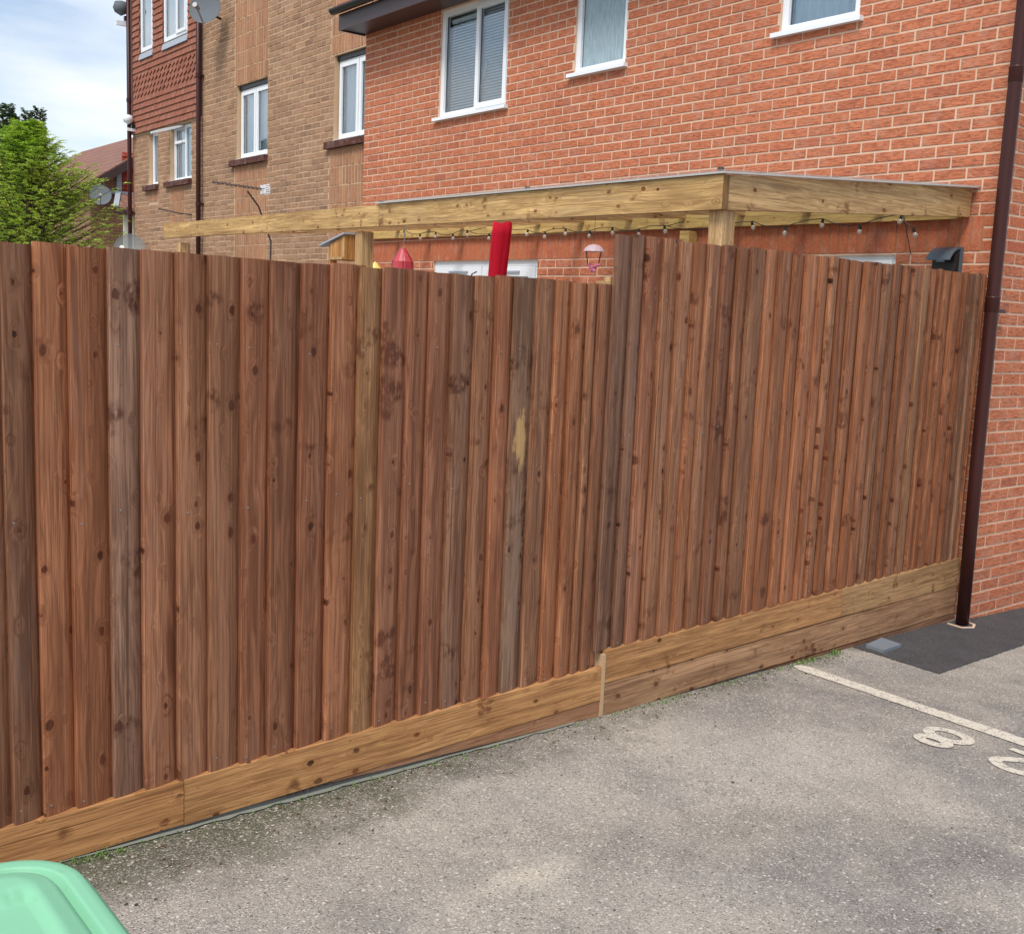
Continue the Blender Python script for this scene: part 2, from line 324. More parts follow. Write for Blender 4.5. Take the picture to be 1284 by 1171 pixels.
def asphalt(name, base, lights, sparkle=1.0, old=True):
    k = NM(name); g = k.n.new('ShaderNodeNewGeometry'); pos = g.outputs['Position']
    big = k.noise(pos, .75, 5, .6, .3); mid = k.noise(pos, 5, 6, .65); sm = k.noise(pos, 170, 3, .6)
    def stones(sc_):
        v_ = k.n.new('ShaderNodeTexVoronoi'); k.l.new(pos, v_.inputs['Vector']); v_.inputs['Scale'].default_value = sc_
        q_ = k.n.new('ShaderNodeSeparateColor'); k.l.new(v_.outputs['Color'], q_.inputs[0]); return v_, q_
    vor, sp = stones(200); vo2, sp2 = stones(75)
    c = k.mix(k.ramp(mid, [(.35, 0.0), (.65, 1.0)]), tuple(x*.84 for x in base), tuple(x*1.10 for x in base))
    if old:
        blue = k.noise(k.coords('Object', (1, 1, 1)), 1.6, 4, .6, .5)
        c = k.mix(k.math('MULTIPLY', k.ramp(blue, [(.46, 0.0), (.62, 1.0)]), .55), c, (.165, .158, .160))
        c = k.mix(k.math('MULTIPLY', k.ramp(big, [(.42, 0.0), (.64, 1.0)]), .60), c, (.50, .45, .385))
        sx = k.n.new('ShaderNodeSeparateXYZ'); k.l.new(pos, sx.inputs[0])
        for (qx, qy, rx_, ry_, am, pc) in ((-4.55, -1.10, .24, .09, .55, (.60, .54, .44)), (-4.15, -.62, .5, .3, .35, (.50, .46, .40)), (-3.1, -.9, .9, .35, .30, (.50, .46, .41)), (.22, -.16, .30, .05, .6, (.42, .37, .31)), (-3.2, -1.75, .5, .25, .45, (.12, .117, .12)), (-3.9, -2.0, .3, .5, .4, (.12, .115, .115))):
            ax_ = k.math('DIVIDE', k.math('SUBTRACT', sx.outputs[0], qx), rx_); ay_ = k.math('DIVIDE', k.math('SUBTRACT', sx.outputs[1], qy), ry_)
            rr_ = k.math('ADD', k.math('SQRT', k.math('ADD', k.math('MULTIPLY', ax_, ax_), k.math('MULTIPLY', ay_, ay_))), k.math('MULTIPLY', k.math('SUBTRACT', k.noise(pos, 9, 5, .7), .5), 2.0))
            c = k.mix(k.math('MULTIPLY', k.ramp(rr_, [(.2, 1.0), (1.0, 0.0)]), am), c, pc)
        # moss and dirt along the foot of the fence (fence line y = .0485 + .0623 x)
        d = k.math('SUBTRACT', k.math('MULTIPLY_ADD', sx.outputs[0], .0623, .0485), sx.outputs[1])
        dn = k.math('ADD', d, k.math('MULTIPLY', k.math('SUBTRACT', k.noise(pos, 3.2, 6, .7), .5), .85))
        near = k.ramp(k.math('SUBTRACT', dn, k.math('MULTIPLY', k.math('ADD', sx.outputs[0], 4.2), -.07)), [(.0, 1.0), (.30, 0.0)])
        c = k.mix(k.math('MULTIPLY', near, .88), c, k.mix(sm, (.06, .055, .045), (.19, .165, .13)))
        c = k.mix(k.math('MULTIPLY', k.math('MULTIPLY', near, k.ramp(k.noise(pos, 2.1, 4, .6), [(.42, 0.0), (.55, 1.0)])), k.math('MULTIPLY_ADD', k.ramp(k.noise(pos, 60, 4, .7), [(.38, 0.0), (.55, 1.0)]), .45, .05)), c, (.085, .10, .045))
    # aggregate on top of the large variations
    c = k.mix(k.math('MULTIPLY', k.ramp(sp.outputs[0], [(.0, 1.0), (.42, 0.0)]), .62), c, k.mix(1.0, c, (.34, .33, .33), 'MULTIPLY'))
    c = k.mix(k.math('MULTIPLY', k.ramp(sp.outputs[1], [(.77, 0.0), (.93, 1.0)]), .55*sparkle), c, k.mix(.65, k.mix(1.0, c, (2.1, 2.05, 2.0), 'MULTIPLY'), lights))
    c = k.mix(k.math('MULTIPLY', k.math('MULTIPLY', k.ramp(sp2.outputs[0], [(.90, 0.0), (.93, 1.0)]), k.ramp(vo2.outputs['Distance'], [(.25, 1.0), (.45, 0.0)])), .7*sparkle), c, tuple(min(1, x*1.15) for x in lights))
    c = k.mix(k.math('MULTIPLY', k.math('MULTIPLY', k.ramp(sp2.outputs[1], [(.90, 0.0), (.93, 1.0)]), k.ramp(vo2.outputs['Distance'], [(.22, 1.0), (.40, 0.0)])), .75), c, (.05, .045, .045))
    if old:
        vc = k.n.new('ShaderNodeTexVoronoi'); vc.feature = 'DISTANCE_TO_EDGE'; vc.inputs['Scale'].default_value = 1.1
        wv_ = k.n.new('ShaderNodeVectorMath'); wv_.operation = 'ADD'; k.l.new(pos, wv_.inputs[0]); nn_ = k.n.new('ShaderNodeTexNoise'); nn_.inputs['Scale'].default_value = 7; nn_.inputs['Detail'].default_value = 6; k.l.new(pos, nn_.inputs[0]); k.l.new(nn_.outputs[1], wv_.inputs[1]); k.l.new(wv_.outputs[0], vc.inputs['Vector'])
        crk = k.math('MULTIPLY', k.ramp(vc.outputs['Distance'], [(.001, 1.0), (.006, 0.0)]), k.ramp(k.noise(pos, 1.3, 3, .5), [(.52, 0.0), (.62, .8)]))
        c = k.mix(crk, c, (.07, .065, .06))
    h = k.math('ADD', k.math('MULTIPLY', vor.outputs['Distance'], -.9), k.math('MULTIPLY', sm, .4))
    k.col(c).rough(.88).spec(.25); k.bump(h, .8, .0045); return k.m
m_asphalt = asphalt('weathered_asphalt', (.325, .292, .252), (.64, .59, .52))
m_newtar = asphalt('newer_dark_tarmac', (.075, .07, .072), (.22, .21, .20), .45, old=False)
k = NM('road_paint'); g = k.n.new('ShaderNodeNewGeometry'); n = k.noise(g.outputs['Position'], 28, 6, .7); n2 = k.noise(g.outputs['Position'], 160, 3, .6)
vw = k.n.new('ShaderNodeTexVoronoi'); vw.inputs['Scale'].default_value = 165; k.l.new(g.outputs['Position'], vw.inputs['Vector']); sw = k.n.new('ShaderNodeSeparateColor'); k.l.new(vw.outputs['Color'], sw.inputs[0])
wear_ = k.ramp(k.math('ADD', k.math('MULTIPLY', sw.outputs[0], .30), k.math('MULTIPLY', n, .8)), [(.40, 0.0), (.50, 1.0)])
k.col(k.mix(wear_, (.27, .245, .215), k.mix(n2, (.50, .45, .37), (.74, .68, .57)))).rough(.8); k.bump(n2, .5, .003); m_whitepaint = k.m
k = NM('green_bin_plastic'); n = k.noise(k.coords('Object'), 220, 3, .5); n2 = k.noise(k.coords('Object'), 3, 4, .5)
n3 = k.noise(k.coords('Object', (3, 60, 3), rot=(0, 0, .5)), 1, 5, .7); n4 = k.noise(k.coords('Object'), 45, 4, .7)
cc_ = k.mix(n2, (.19, .46, .285), (.225, .51, .32)); cc_ = k.mix(k.math('MULTIPLY', k.ramp(n3, [(.60, 0.0), (.68, 1.0)]), .22), cc_, (.42, .66, .50)); cc_ = k.mix(k.math('MULTIPLY', k.ramp(n4, [(.60, 0.0), (.74, 1.0)]), .35), cc_, (.14, .27, .15))
k.col(cc_).rough(.48).spec(.3); k.bump(n, .12, .001); m_bin = k.m
m_bindark = plain('darker_green_plastic', (.05, .20, .09), .5)

# ------------------------------------------------------------------ GROUND
def sheet(name, poly, dz, mat, parent=None, kind=None, thick=0):
    mb = MB(); n = len(poly)
    mb.v = [(x, y, gz(x)+dz) for x, y in poly]; mb.f = [tuple(range(n))]
    if thick:
        mb.v += [(x, y, gz(x)+dz-thick) for x, y in poly]
        for i in range(n): j = (i+1) % n; mb.f.append((i, i+n, j+n, j))
    return mb.build(name, mat, parent, kind=kind)
mb = MB(); xs = [-400, -12, 12, 400]; ysl = [-400, 400]
for i in range(3): mb.quad((xs[i], -400, gz(xs[i])), (xs[i+1], -400, gz(xs[i+1])), (xs[i+1], 400, gz(xs[i+1])), (xs[i], 400, gz(xs[i])))
g = mb.build('ground', m_asphalt, kind='structure'); tag(g, 'weathered grey tarmac of the car park in front of the fence')
# darker resurfaced strip by the house wall, edges slightly ragged
def ragged(a, b, n, amp):
    out = []
    for i in range(n):
        t = i/n; x = a[0]+(b[0]-a[0])*t; y = a[1]+(b[1]-a[1])*t
        L = math.hypot(b[0]-a[0], b[1]-a[1]); nx, ny = -(b[1]-a[1])/L, (b[0]-a[0])/L; q = random.uniform(-amp, amp)
        out.append((x+nx*q, y+ny*q))
    return out
poly = ragged((-1.27, .03), (-1.28, -.57), 40, .005)+ragged((-1.28, -.57), (-.2, -.50), 70, .005)+ragged((-.2, -.50), (5, -.47), 120, .006)+[(5, .0), (-.02, .0), (-.02, .03)]
o = sheet('tarmac_patch', poly, .004, m_newtar, kind='structure'); tag(o, 'newer black tarmac strip along the foot of the red brick wall')
# painted bay line
def lineband(p, q, wdt, n=40):
    L = math.hypot(q[0]-p[0], q[1]-p[1]); nx, ny = -(q[1]-p[1])/L*wdt/2, (q[0]-p[0])/L*wdt/2
    a, b = [], []
    for i in range(n+1):
        t = i/n; x = p[0]+(q[0]-p[0])*t; y = p[1]+(q[1]-p[1])*t
        j1 = random.uniform(-.004, .004); j2 = random.uniform(-.004, .004); s_ = 1 if i else .55
        a.append((x+nx*s_+j1, y+ny*s_)); b.append((x-nx*s_+j2, y-ny*s_))
    return a+b[::-1]
o = sheet('painted_line', lineband((-1.895, -.105), (-1.885, -4.6), .10, 90), .004, m_whitepaint, kind='structure'); tag(o, 'white painted parking bay line running out from the fence')
def ribbon(name, strokes, wdt, label):
    """strokes: lists of (u, v) with u to the reader's right, v upwards; the reader stands at +X looking to -X"""
    mb = MB(); lay = 0
    for st, ox, oy in strokes:
        pts = [Vector((ox - v_, oy + u_, 0)) for u_, v_ in st]
        top = []; bot = []
        for i, p in enumerate(pts):
            d = (pts[min(i+1, len(pts)-1)]-pts[max(0, i-1)]).normalized(); nrm = Vector((-d.y, d.x, 0))*wdt/2
            if i in (0, len(pts)-1) and (pts[0]-pts[-1]).length > .01: nrm *= .7
            top.append(p+nrm); bot.append(p-nrm)
        for i in range(len(pts)-1):
            z = .004+lay*.001
            mb.quad(*[(q.x, q.y, gz(q.x)+z) for q in (bot[i], bot[i+1], top[i+1], top[i])])
        lay += 1
    o = mb.build(name, m_whitepaint, kind='structure'); tag(o, label); return o
def ell(cu, cv, ru, rv, a0, a1, n=30): return [(cu+ru*math.cos(R(a0+(a1-a0)*i/n)), cv+rv*math.sin(R(a0+(a1-a0)*i/n))) for i in range(n+1)]
# digit 8: u from 0..0.2 (y -1.22..-1.0), v 0..0.28 (x -2.05..-2.33)
ribbon('painted_numeral', [(ell(.105, .083, .088, .066, 0, 360), -2.05, -1.215), (ell(.105, .208, .062, .042, 0, 360), -2.05, -1.215)], .052, 'white painted number 8 on the tarmac beside the bay line')
two = ell(.105, .20, .088, .062, 165, -30, 22)+[(.15, .13), (.09, .075), (.03, .032)]
ribbon('painted_numeral', [(two, -2.01, -1.565), ([(.02, .02), (.1, .02), (.225, .02)], -2.01, -1.565)], .052, 'white painted number 2 at the right edge, before the number 8')
# concrete footing strip showing under the left of the fence
def fy(x): return .0485+.0623*x
poly = [(-6.6, fy(-6.6)+.03)]+[(x, fy(x)-.004-random.uniform(0, .016)) for x in [-6.6+.045*i for i in range(69)]]+[(-3.5, fy(-3.5)+.03)]
o = sheet('concrete_footing', poly, .005, mortar_mat('pale_concrete', (.24, .25, .21)), kind='structure'); tag(o, 'thin pale concrete strip under the left part of the fence')
# garden lawn behind
o = sheet('garden_paving', [(-9, .12), (-.02, .12), (-.02, 7.6), (.28, 7.7), (.28, 22), (-9, 22)], .006, plain('grey_garden_paving', (.25, .23, .21), .9, scale=6, var=.3), kind='structure'); tag(o, 'grey paving of the garden behind the fence')

# ------------------------------------------------------------------ BRICKWORK GENERATOR
_bm = {}
def brick_mesh(L, H, D, mat, variant, axis):
    key = (round(L, 3), round(H, 3), round(D, 3), mat.name, variant, axis)
    if key in _bm: return _bm[key]
    rr = random.Random(hash(key[:3])+variant); e = .0022
    def pts(y0, y1, z0, z1): return [(y0, z0), (y1, z0), (y1, z1), (y0, z1)]
    b = pts(-L/2, L/2, -H/2, H/2); f = pts(-L/2+e, L/2-e, -H/2+e, H/2-e)
    jit = lambda a: a+rr.uniform(-.0012, .0012)
    ring0 = [(D, y, z) for y, z in b]; ring1 = [(e, jit(y), jit(z)) for y, z in b]; ring2 = [(0+rr.uniform(-.001, .001), jit(y), jit(z)) for y, z in f]
    V = ring0+ring1+ring2; F = [(8, 9, 10, 11)]
    for i in range(4):
        j = (i+1) % 4; F += [(i, j, 4+j, 4+i), (4+i, 4+j, 8+j, 8+i)]
    if axis == 'B': V = [(-y if False else y, x, z) for x, y, z in V]    # face looks to -Y, runs along +X
    me = bpy.data.meshes.new('brick'); me.from_pydata(V, [], F)
    me.update(); me.materials.append(mat); _bm[key] = me; return me
def emit_bricks(pieces, parent, mat, nsingle, X0, axis, D, cam_xyz, name='brick', joined='brickwork', prof=.002):
    """pieces: (s, z, L, H) centre along the wall, height, size. nearest nsingle become objects, the rest one joined part"""
    def posn(s_, z): return (X0, s_, z) if axis == 'A' else (s_, X0, z)
    def key(p):
        q = Vector(posn(p[0], p[1])); d = (q-Vector(cam_xyz)).length
        pr = q-Vector(cam_xyz); w_ = pr.dot(fw); u_ = 642+FOC*pr.dot(r2)/w_; v_ = 585-FOC*pr.dot(u2)/w_
        vis = (-10 < u_ < 1294 and -10 < v_ < 1181)
        return (0 if vis else 1, d/max(.2, p[2]/.215)**.3)
    pieces = sorted(pieces, key=key)
    vs = []; fs = []
    for i, (s_, z, L, H) in enumerate(pieces):
        me = brick_mesh(L, H, D, mat, random.randrange(4), axis)
        jx = random.uniform(-prof, prof)
        loc = list(posn(s_, z)); loc[0 if axis == 'A' else 1] += jx
        if i < nsingle: inst(name, me, parent, loc)
        else:
            n = len(vs); vs += [(v_.co.x+loc[0], v_.co.y+loc[1], v_.co.z+loc[2]) for v_ in me.vertices]
            fs += [tuple(a+n for a in p.vertices) for p in me.polygons]
    if vs:
        me = bpy.data.meshes.new(joined); me.from_pydata(vs, [], fs); me.update(); me.materials.append(mat)
        o = bpy.data.objects.new(joined, me); COL.objects.link(o); o.parent = parent; o['kind'] = 'stuff'
def sub_interval(a, b, holes):
    out = [(a, b)]
    for h0, h1 in holes:
        nxt = []
        for p, q in out:
            if h1 <= p or h0 >= q: nxt.append((p, q)); continue
            if h0-p > .02: nxt.append((p, h0))
            if q-h1 > .02: nxt.append((h1, q))
        out = nxt
    return out
def courses(s0, s1, zlo, zhi, zref, holes, phase=(.06, .1725), pitch=.225, j=.013, hgt=.0615):
    """stretcher bond"""
    P = []; i0 = math.floor((zlo-zref)/.075+.001); i1 = math.ceil((zhi-zref)/.075-.001)
    for i in range(i0, i1):
        z0 = zref+.075*i; z1 = z0+.075
        if z0 < zlo-.03 or z1 > zhi+.03: continue
        ph = phase[i % 2]; kk = math.floor((s0-ph)/pitch)
        hs = [(a-j/2*0, b) for a, b, c, d in holes if c < z1-.01 and d > z0+.01]
        s_ = ph+kk*pitch
        while s_ < s1:
            a, b = max(s_, s0-j/2), min(s_+pitch, s1+j/2)
            if b-a > .03:
                for p, q in sub_interval(a+j/2, b-j/2, hs):
                    if q-p > .02: P.append(((p+q)/2, z0+.0375, q-p, hgt))
            s_ += pitch
    return P
def soldiers(s0, s1, z0, rows, j=.0115, off=0):
    P = []
    for r_ in range(rows):
        s_ = s0
        while s_ < s1-.02:
            e_ = min(s_+.075, s1)
            P.append(((s_+e_)/2, z0+.225*r_+.1125, e_-s_-j, .225-j)); s_ += .075
    return P
def wall_sheet(mb, axis, X0, s0, s1, z0, z1, holes, depth):
    """front sheet of mortar with openings and their reveals; depth goes behind the face"""
    ss = sorted({s0, s1, *[h for H_ in holes for h in H_[:2] if s0 < h < s1]}); zz = sorted({z0, z1, *[h for H_ in holes for h in H_[2:] if z0 < h < z1]})
    P = (lambda s_, z, d=0: (X0+d, s_, z)) if axis == 'A' else (lambda s_, z, d=0: (s_, X0+d, z))
    for i in range(len(ss)-1):
        for k_ in range(len(zz)-1):
            cs, cz = (ss[i]+ss[i+1])/2, (zz[k_]+zz[k_+1])/2
            if any(h[0] < cs < h[1] and h[2] < cz < h[3] for h in holes): continue
            mb.quad(P(ss[i], zz[k_]), P(ss[i+1], zz[k_]), P(ss[i+1], zz[k_+1]), P(ss[i], zz[k_+1]))
    for h in holes:
        a, b, c, d = h; a = max(a, s0); b = min(b, s1); c = max(c, z0); d = min(d, z1)
        mb.quad(P(a, c), P(b, c), P(b, c, depth), P(a, c, depth)); mb.quad(P(a, d), P(b, d), P(b, d, depth), P(a, d, depth))
        mb.quad(P(a, c), P(a, d), P(a, d, depth), P(a, c, depth)); mb.quad(P(b, c), P(b, d), P(b, d, depth), P(b, c, depth))

CAMP = (CX, CY, CZ); ZREF = 2.345

# ------------------------------------------------------------------ WINDOWS (face to -X)
def frame_rect(mb, X, d, y0, y1, z0, z1, t):
    mb.box(X, X+d, y0, y0+t, z0, z1); mb.box(X, X+d, y1-t, y1, z0, z1)
    mb.box(X+.001, X+d-.001, y0+t, y1-t, z0, z0+t); mb.box(X+.001, X+d-.001, y0+t, y1-t, z1-t, z1)
def window(parent, X, y0, y1, z0, z1, lights, rec=.03, sill=True, back='curtain', label=None, t=.055, fill=None):
    """lights: list of (y0, y1, casement?) ; one mesh for the frame, one per pane"""
    root_m = MB(); frame_rect(root_m, X+rec, .06, y0, y1, z0, z1, t)
    panes = []
    for i, (a, b, cas) in enumerate(lights):
        if i: root_m.box(X+rec+.002, X+rec+.058, a-t*.35, a+t*.35, z0+t, z1-t)
        if cas:
            ia, ib, ic, id_ = a+(.01 if i else t*.6), b-(.01 if i < len(lights)-1 else t*.6), z0+t*.6, z1-t*.6
            frame_rect(root_m, X+rec-.018, .05, ia, ib, ic, id_, .05); panes.append((ia+.05, ib-.05, ic+.05, id_-.05, X+rec+.008))
        else: panes.append((a+(t*.35 if i else t), b-(t*.35 if i < len(lights)-1 else t), z0+t, z1-t, X+rec+.03))
    fr = root_m.build('window', m_upvc, parent, label=label)
    for a, b, c, d, xx in panes:
        pm = MB(); pm.quad((xx, a, c), (xx, a, d), (xx, b, d), (xx, b, c)); pm.build('pane', m_frost if back == 'frost' else m_glass, fr)
        bd = MB(); bd.box(xx-.004, xx+.012, a-.004, a+.006, c, d); bd.box(xx-.004, xx+.012, b-.006, b+.004, c, d); bd.box(xx-.003, xx+.011, a+.006, b-.006, c-.004, c+.006); bd.build('glazing_bead', m_socket, fr)
    if sill:
        sm = MB(); sm.box(X-.045, X+rec+.03, y0-.035, y1+.045, z0-.028, z0+.004); sm.build('sill', m_upvc, fr)
    if back == 'curtain':
        cm = MB(); n = 40
        for i in range(n):
            a = y0+.03+(y1-y0-.06)*i/n; b = y0+.03+(y1-y0-.06)*(i+1)/n
            xa = X+rec+.07+.012*math.sin(i*1.3); xb = X+rec+.07+.012*math.sin((i+1)*1.3)
            if fill and not (fill[0] <= (a-y0)/(y1-y0) <= fill[1]): continue
            cm.quad((xa, a, z0-.02), (xb, b, z0-.02), (xb, b, z1), (xa, a, z1))
        cm.build('curtain', m_curtain_w, fr)
    return fr
def venetian(fr, X, y0, y1, z0, z1, nm='blind_slats'):
    mb = MB(); z = z0
    while z < z1:
        mb.hexa([(X, y0, z), (X+.016, y0, z+.020), (X+.016, y1, z+.020), (X, y1, z), (X, y0, z+.0012), (X+.016, y0, z+.0212), (X+.016, y1, z+.0212), (X, y1, z+.0012)]); z += .028
    mb.box(X-.005, X+.03, y0, y1, z1, z1+.03)
    mb.build(nm, m_blind, fr, kind='stuff')

# ------------------------------------------------------------------ RED HOUSE
red = empty('red_brick_house', (0, 0, 0)); tag(red, 'bright red brick house with white windows behind and beside the fence', 'house')
W1 = (5.06, 6.205, 3.80, 4.86); W2 = (3.445, 4.10, 3.95, 4.86); W3 = (1.172, 1.845, 3.925, 4.86)
DOOR = (4.48, 6.21, .15, 2.345); KWIN = (.73, 1.95, 1.2, 2.335)
EAVE = 4.875; YL = 7.69
holesA = [W1, W2, W3, DOOR, KWIN]
wm = MB(); wall_sheet(wm, 'A', .0045, .0, YL, -.1, 4.97, holesA, .11); wall_sheet(wm, 'B', .0045, .0045, 9.5, -.35, 4.97, [], .11)
wm.quad((.01, YL, -.1), (9.5, YL, -.1), (9.5, YL, 7.5), (.01, YL, 5)); wm.quad((9.5, 0, -.4), (9.5, YL, -.4), (9.5, YL, 5), (9.5, 0, 5))
wm.quad((.15, 0.02, 2.6), (9.5, .02, 2.6), (9.5, YL-.02, 2.6), (.15, YL-.02, 2.6)); wm.quad((.15, 0.02, 4.97), (9.5, .02, 4.97), (9.5, YL-.02, 4.97), (.15, YL-.02, 4.97))
wm.build('wall', m_red_mortar, red)
PA = courses(.0, YL, ZREF+.225, EAVE+.02, ZREF, holesA)+courses(.0, YL, .8, ZREF, ZREF, holesA)+courses(.0, .8, -.08, .8, ZREF, [])
emit_bricks(PA, red, m_red_brick, 215, .0, 'A', .012, CAMP, joined='brickwork_rear')
mb = MB(); mb.box(.0034, .0044, .135, YL-.01, ZREF+.004, ZREF+.221); mb.build('soldier_pointing', mortar_mat('brown_pointing', (.36, .19, .115)), red)
PS = soldiers(.14, YL-.02, ZREF, 1, j=.008)
emit_bricks(PS, red, m_soldier, 104, .0005, 'A', .010, CAMP, name='soldier_brick', joined='soldier_course', prof=.0006)
PB = courses(.004, 2.4, -.08, ZREF, ZREF, [])+courses(.004, 2.4, ZREF+.225, 4.9, ZREF, [])
emit_bricks(PB, red, m_red_brick, 85, .0, 'B', .012, CAMP, joined='brickwork_side')
PBs = courses(.004, 2.4, ZREF, ZREF+.225, ZREF, [])+[]
emit_bricks(PBs, red, m_soldier, 24, .001, 'B', .010, CAMP, name='band_brick', joined='brick_band')
PAs = courses(.004, .135, ZREF, ZREF+.225, ZREF, [])
emit_bricks(PAs, red, m_soldier, 24, .001, 'A', .010, CAMP, name='band_brick')
rf = MB(); X1 = -.37
rf.hexa([(X1, -.25, 5.03), (4.75, -.25, 8.0), (4.75, YL+.02, 8.0), (X1, YL+.02, 5.03), (X1, -.25, 5.13), (4.75, -.25, 8.1), (4.75, YL+.02, 8.1), (X1, YL+.02, 5.13)])
rf.hexa([(4.75, -.25, 8.0), (9.8, -.25, 5.03), (9.8, YL+.02, 5.03), (4.75, YL+.02, 8.0), (4.75, -.25, 8.1), (9.8, -.25, 5.13), (9.8, YL+.02, 5.13), (4.75, YL+.02, 8.1)])
rf.v += [(0.02, .01, 4.97), (9.5, .01, 4.97), (4.75, .01, 8.0)]; n = len(rf.v); rf.f.append((n-3, n-2, n-1))
rf.build('roof', m_tile, red)
fb = MB(); fb.box(-.34, -.322, -.1, YL+.02, 4.86, 5.03); fb.build('fascia', m_fascia, red)
sf = MB(); sf.box(-.321, -.002, -.1, YL-.002, EAVE, EAVE+.014); sf.box(-.321, -.005, YL-.001, YL+.018, 4.86, 5.03); sf.build('soffit', m_fascia, red)
gt = MB()
for sgn in (0,):
    n = 10
    for i in range(n):
        a0, a1 = math.pi+math.pi*i/n, math.pi+math.pi*(i+1)/n
        p = [(-.395+.055*math.cos(a), 5.075+.055*math.sin(a)) for a in (a0, a1)]; q = [(-.395+.048*math.cos(a), 5.075+.048*math.sin(a)) for a in (a0, a1)]
        gt.hexa([(p[0][0], -.1, p[0][1]), (p[1][0], -.1, p[1][1]), (p[1][0], YL+.06, p[1][1]), (p[0][0], YL+.06, p[0][1]), (q[0][0], -.1, q[0][1]), (q[1][0], -.1, q[1][1]), (q[1][0], YL+.06, q[1][1]), (q[0][0], YL+.06, q[0][1])])
    cp = [(-.395+.055*math.cos(math.pi+math.pi*i/n), YL+.06, 5.075+.055*math.sin(math.pi+math.pi*i/n)) for i in range(n+1)]
    b0 = len(gt.v); gt.v += cp; gt.f.append(tuple(range(b0, b0+n+1)))
gt.build('gutter', m_black, red)
# windows of the rear wall
fr = window(red, 0, *W1, [(5.06, 5.60, True), (5.60, 6.205, False)], rec=.028, back=None, label='two-light white window with venetian blind')
venetian(fr, .075, 5.08, 5.56, 3.83, 4.80); venetian(fr, .077, 5.61, 6.10, 3.83, 4.74)
hd = MB(); hd.tube([(.075, 5.53, 4.12), (.055, 5.50, 4.14), (.055, 5.47, 4.24), (.075, 5.48, 4.29)], .008, 6); hd.build('handle', m_upvc, fr, True)
bk = MB(); bk.box(.35, .37, 4.9, 6.4, 3.6, 4.95); bk.build('room_back', m_curtain, fr)
fr = window(red, 0, *W2, [(3.445, 4.10, False)], rec=.028, back='frost', label='small white window with frosted glass'); bk = MB(); bk.box(.35, .37, 3.3, 4.2, 3.8, 4.95); bk.build('room_back', m_curtain_w, fr)
fr = window(red, 0, *W3, [(1.172, 1.845, False)], rec=.028, back='curtain', label='small white window with lilac shape inside')
mb = MB(); mb.lathe([(0.001, -.14), (.12, -.12), (.20, -.02), (.19, .1), (.1, .2), (.001, .22)], 20, (.26, 1.55, 4.16), Matrix.Diagonal((.35, 1.1, 1)).to_4x4()); mb.build('soft_toy', m_pinkcloth, fr, True)
bk = MB(); bk.box(.50, .52, 1.0, 2.0, 3.8, 4.95); bk.build('room_back', m_curtain, fr)
# french doors, only the heads show
dm = MB(); a, b, c, d = DOOR; frame_rect(dm, .03, .07, a, b, c, d, .05); dm.box(.032, .098, (a+b)/2-.03, (a+b)/2+.03, c+.05, d-.05)
for (p, q) in ((a+.05, (a+b)/2-.03), ((a+b)/2+.03, b-.05)):
    frame_rect(dm, .02, .05, p+.004, q-.004, c+.055, d-.053, .10)
dr = dm.build('french_doors', m_upvc, red)
for (p, q) in ((a+.05, (a+b)/2-.03), ((a+b)/2+.03, b-.05)):
    mb = MB(); mb.quad((.05, p+.1, c+.15), (.05, p+.1, d-.15), (.05, q-.1, d-.15), (.05, q-.1, c+.15)); mb.build('pane', m_glass, dr)
    mb = MB(); mb.box(.006, .02, (p+q)/2-.16, (p+q)/2+.16, d-.12, d-.10); mb.build('trickle_vent', m_lead, dr)
mb = MB(); mb.box(.6, .62, a-.2, b+.2, 0, 2.5); mb.build('room_back', m_dark, dr)
window(red, 0, *KWIN, [(.73, 1.3, True), (1.3, 1.95, False)], rec=.03, sill=False, label='white ground floor window with only its head showing')
# downpipe at the corner
dp = MB(); dp.tube([(-.135, -.060, .02), (-.155, -.060, 1.0), (-.165, -.060, 2.0), (-.165, -.060, 3.0), (-.145, -.060, 4.4), (-.16, -.06, 4.7), (-.37, -.06, 4.95), (-.395, -.06, 5.06)], .040, 16)
pp = dp.build('downpipe', m_brownpipe, red, True)
for z, x in ((3.36, -.160), (2.02, -.165)):
    mb = MB(); mb.lathe([(.040, -.05), (.0435, -.045), (.0435, .030), (.045, .034), (.045, .042), (.040, .045)], 16, (x, -.06, z)); mb.build('socket_collar', m_brownpipe, pp, True)
mb = MB(); mb.box(-.075, .03, -.045, .0, 1.97, 1.99); mb.tube([(-.13, -.06, 1.975), (.045, -.035, 1.975)], .007, 6); mb.build('pipe_clip', m_brownpipe, pp)
mb = MB(); pts = [(-.20, .0), (-.215, -.10), (-.135, -.135), (-.055, -.10), (-.03, -.02), (.02, -.02)]
for i in range(len(pts)-1): mb.bar((*pts[i], gz(pts[i][0])+.006), (*pts[i+1], gz(pts[i+1][0])+.006), .014, .006)
mb.build('cement_collar', m_red_mortar, red)

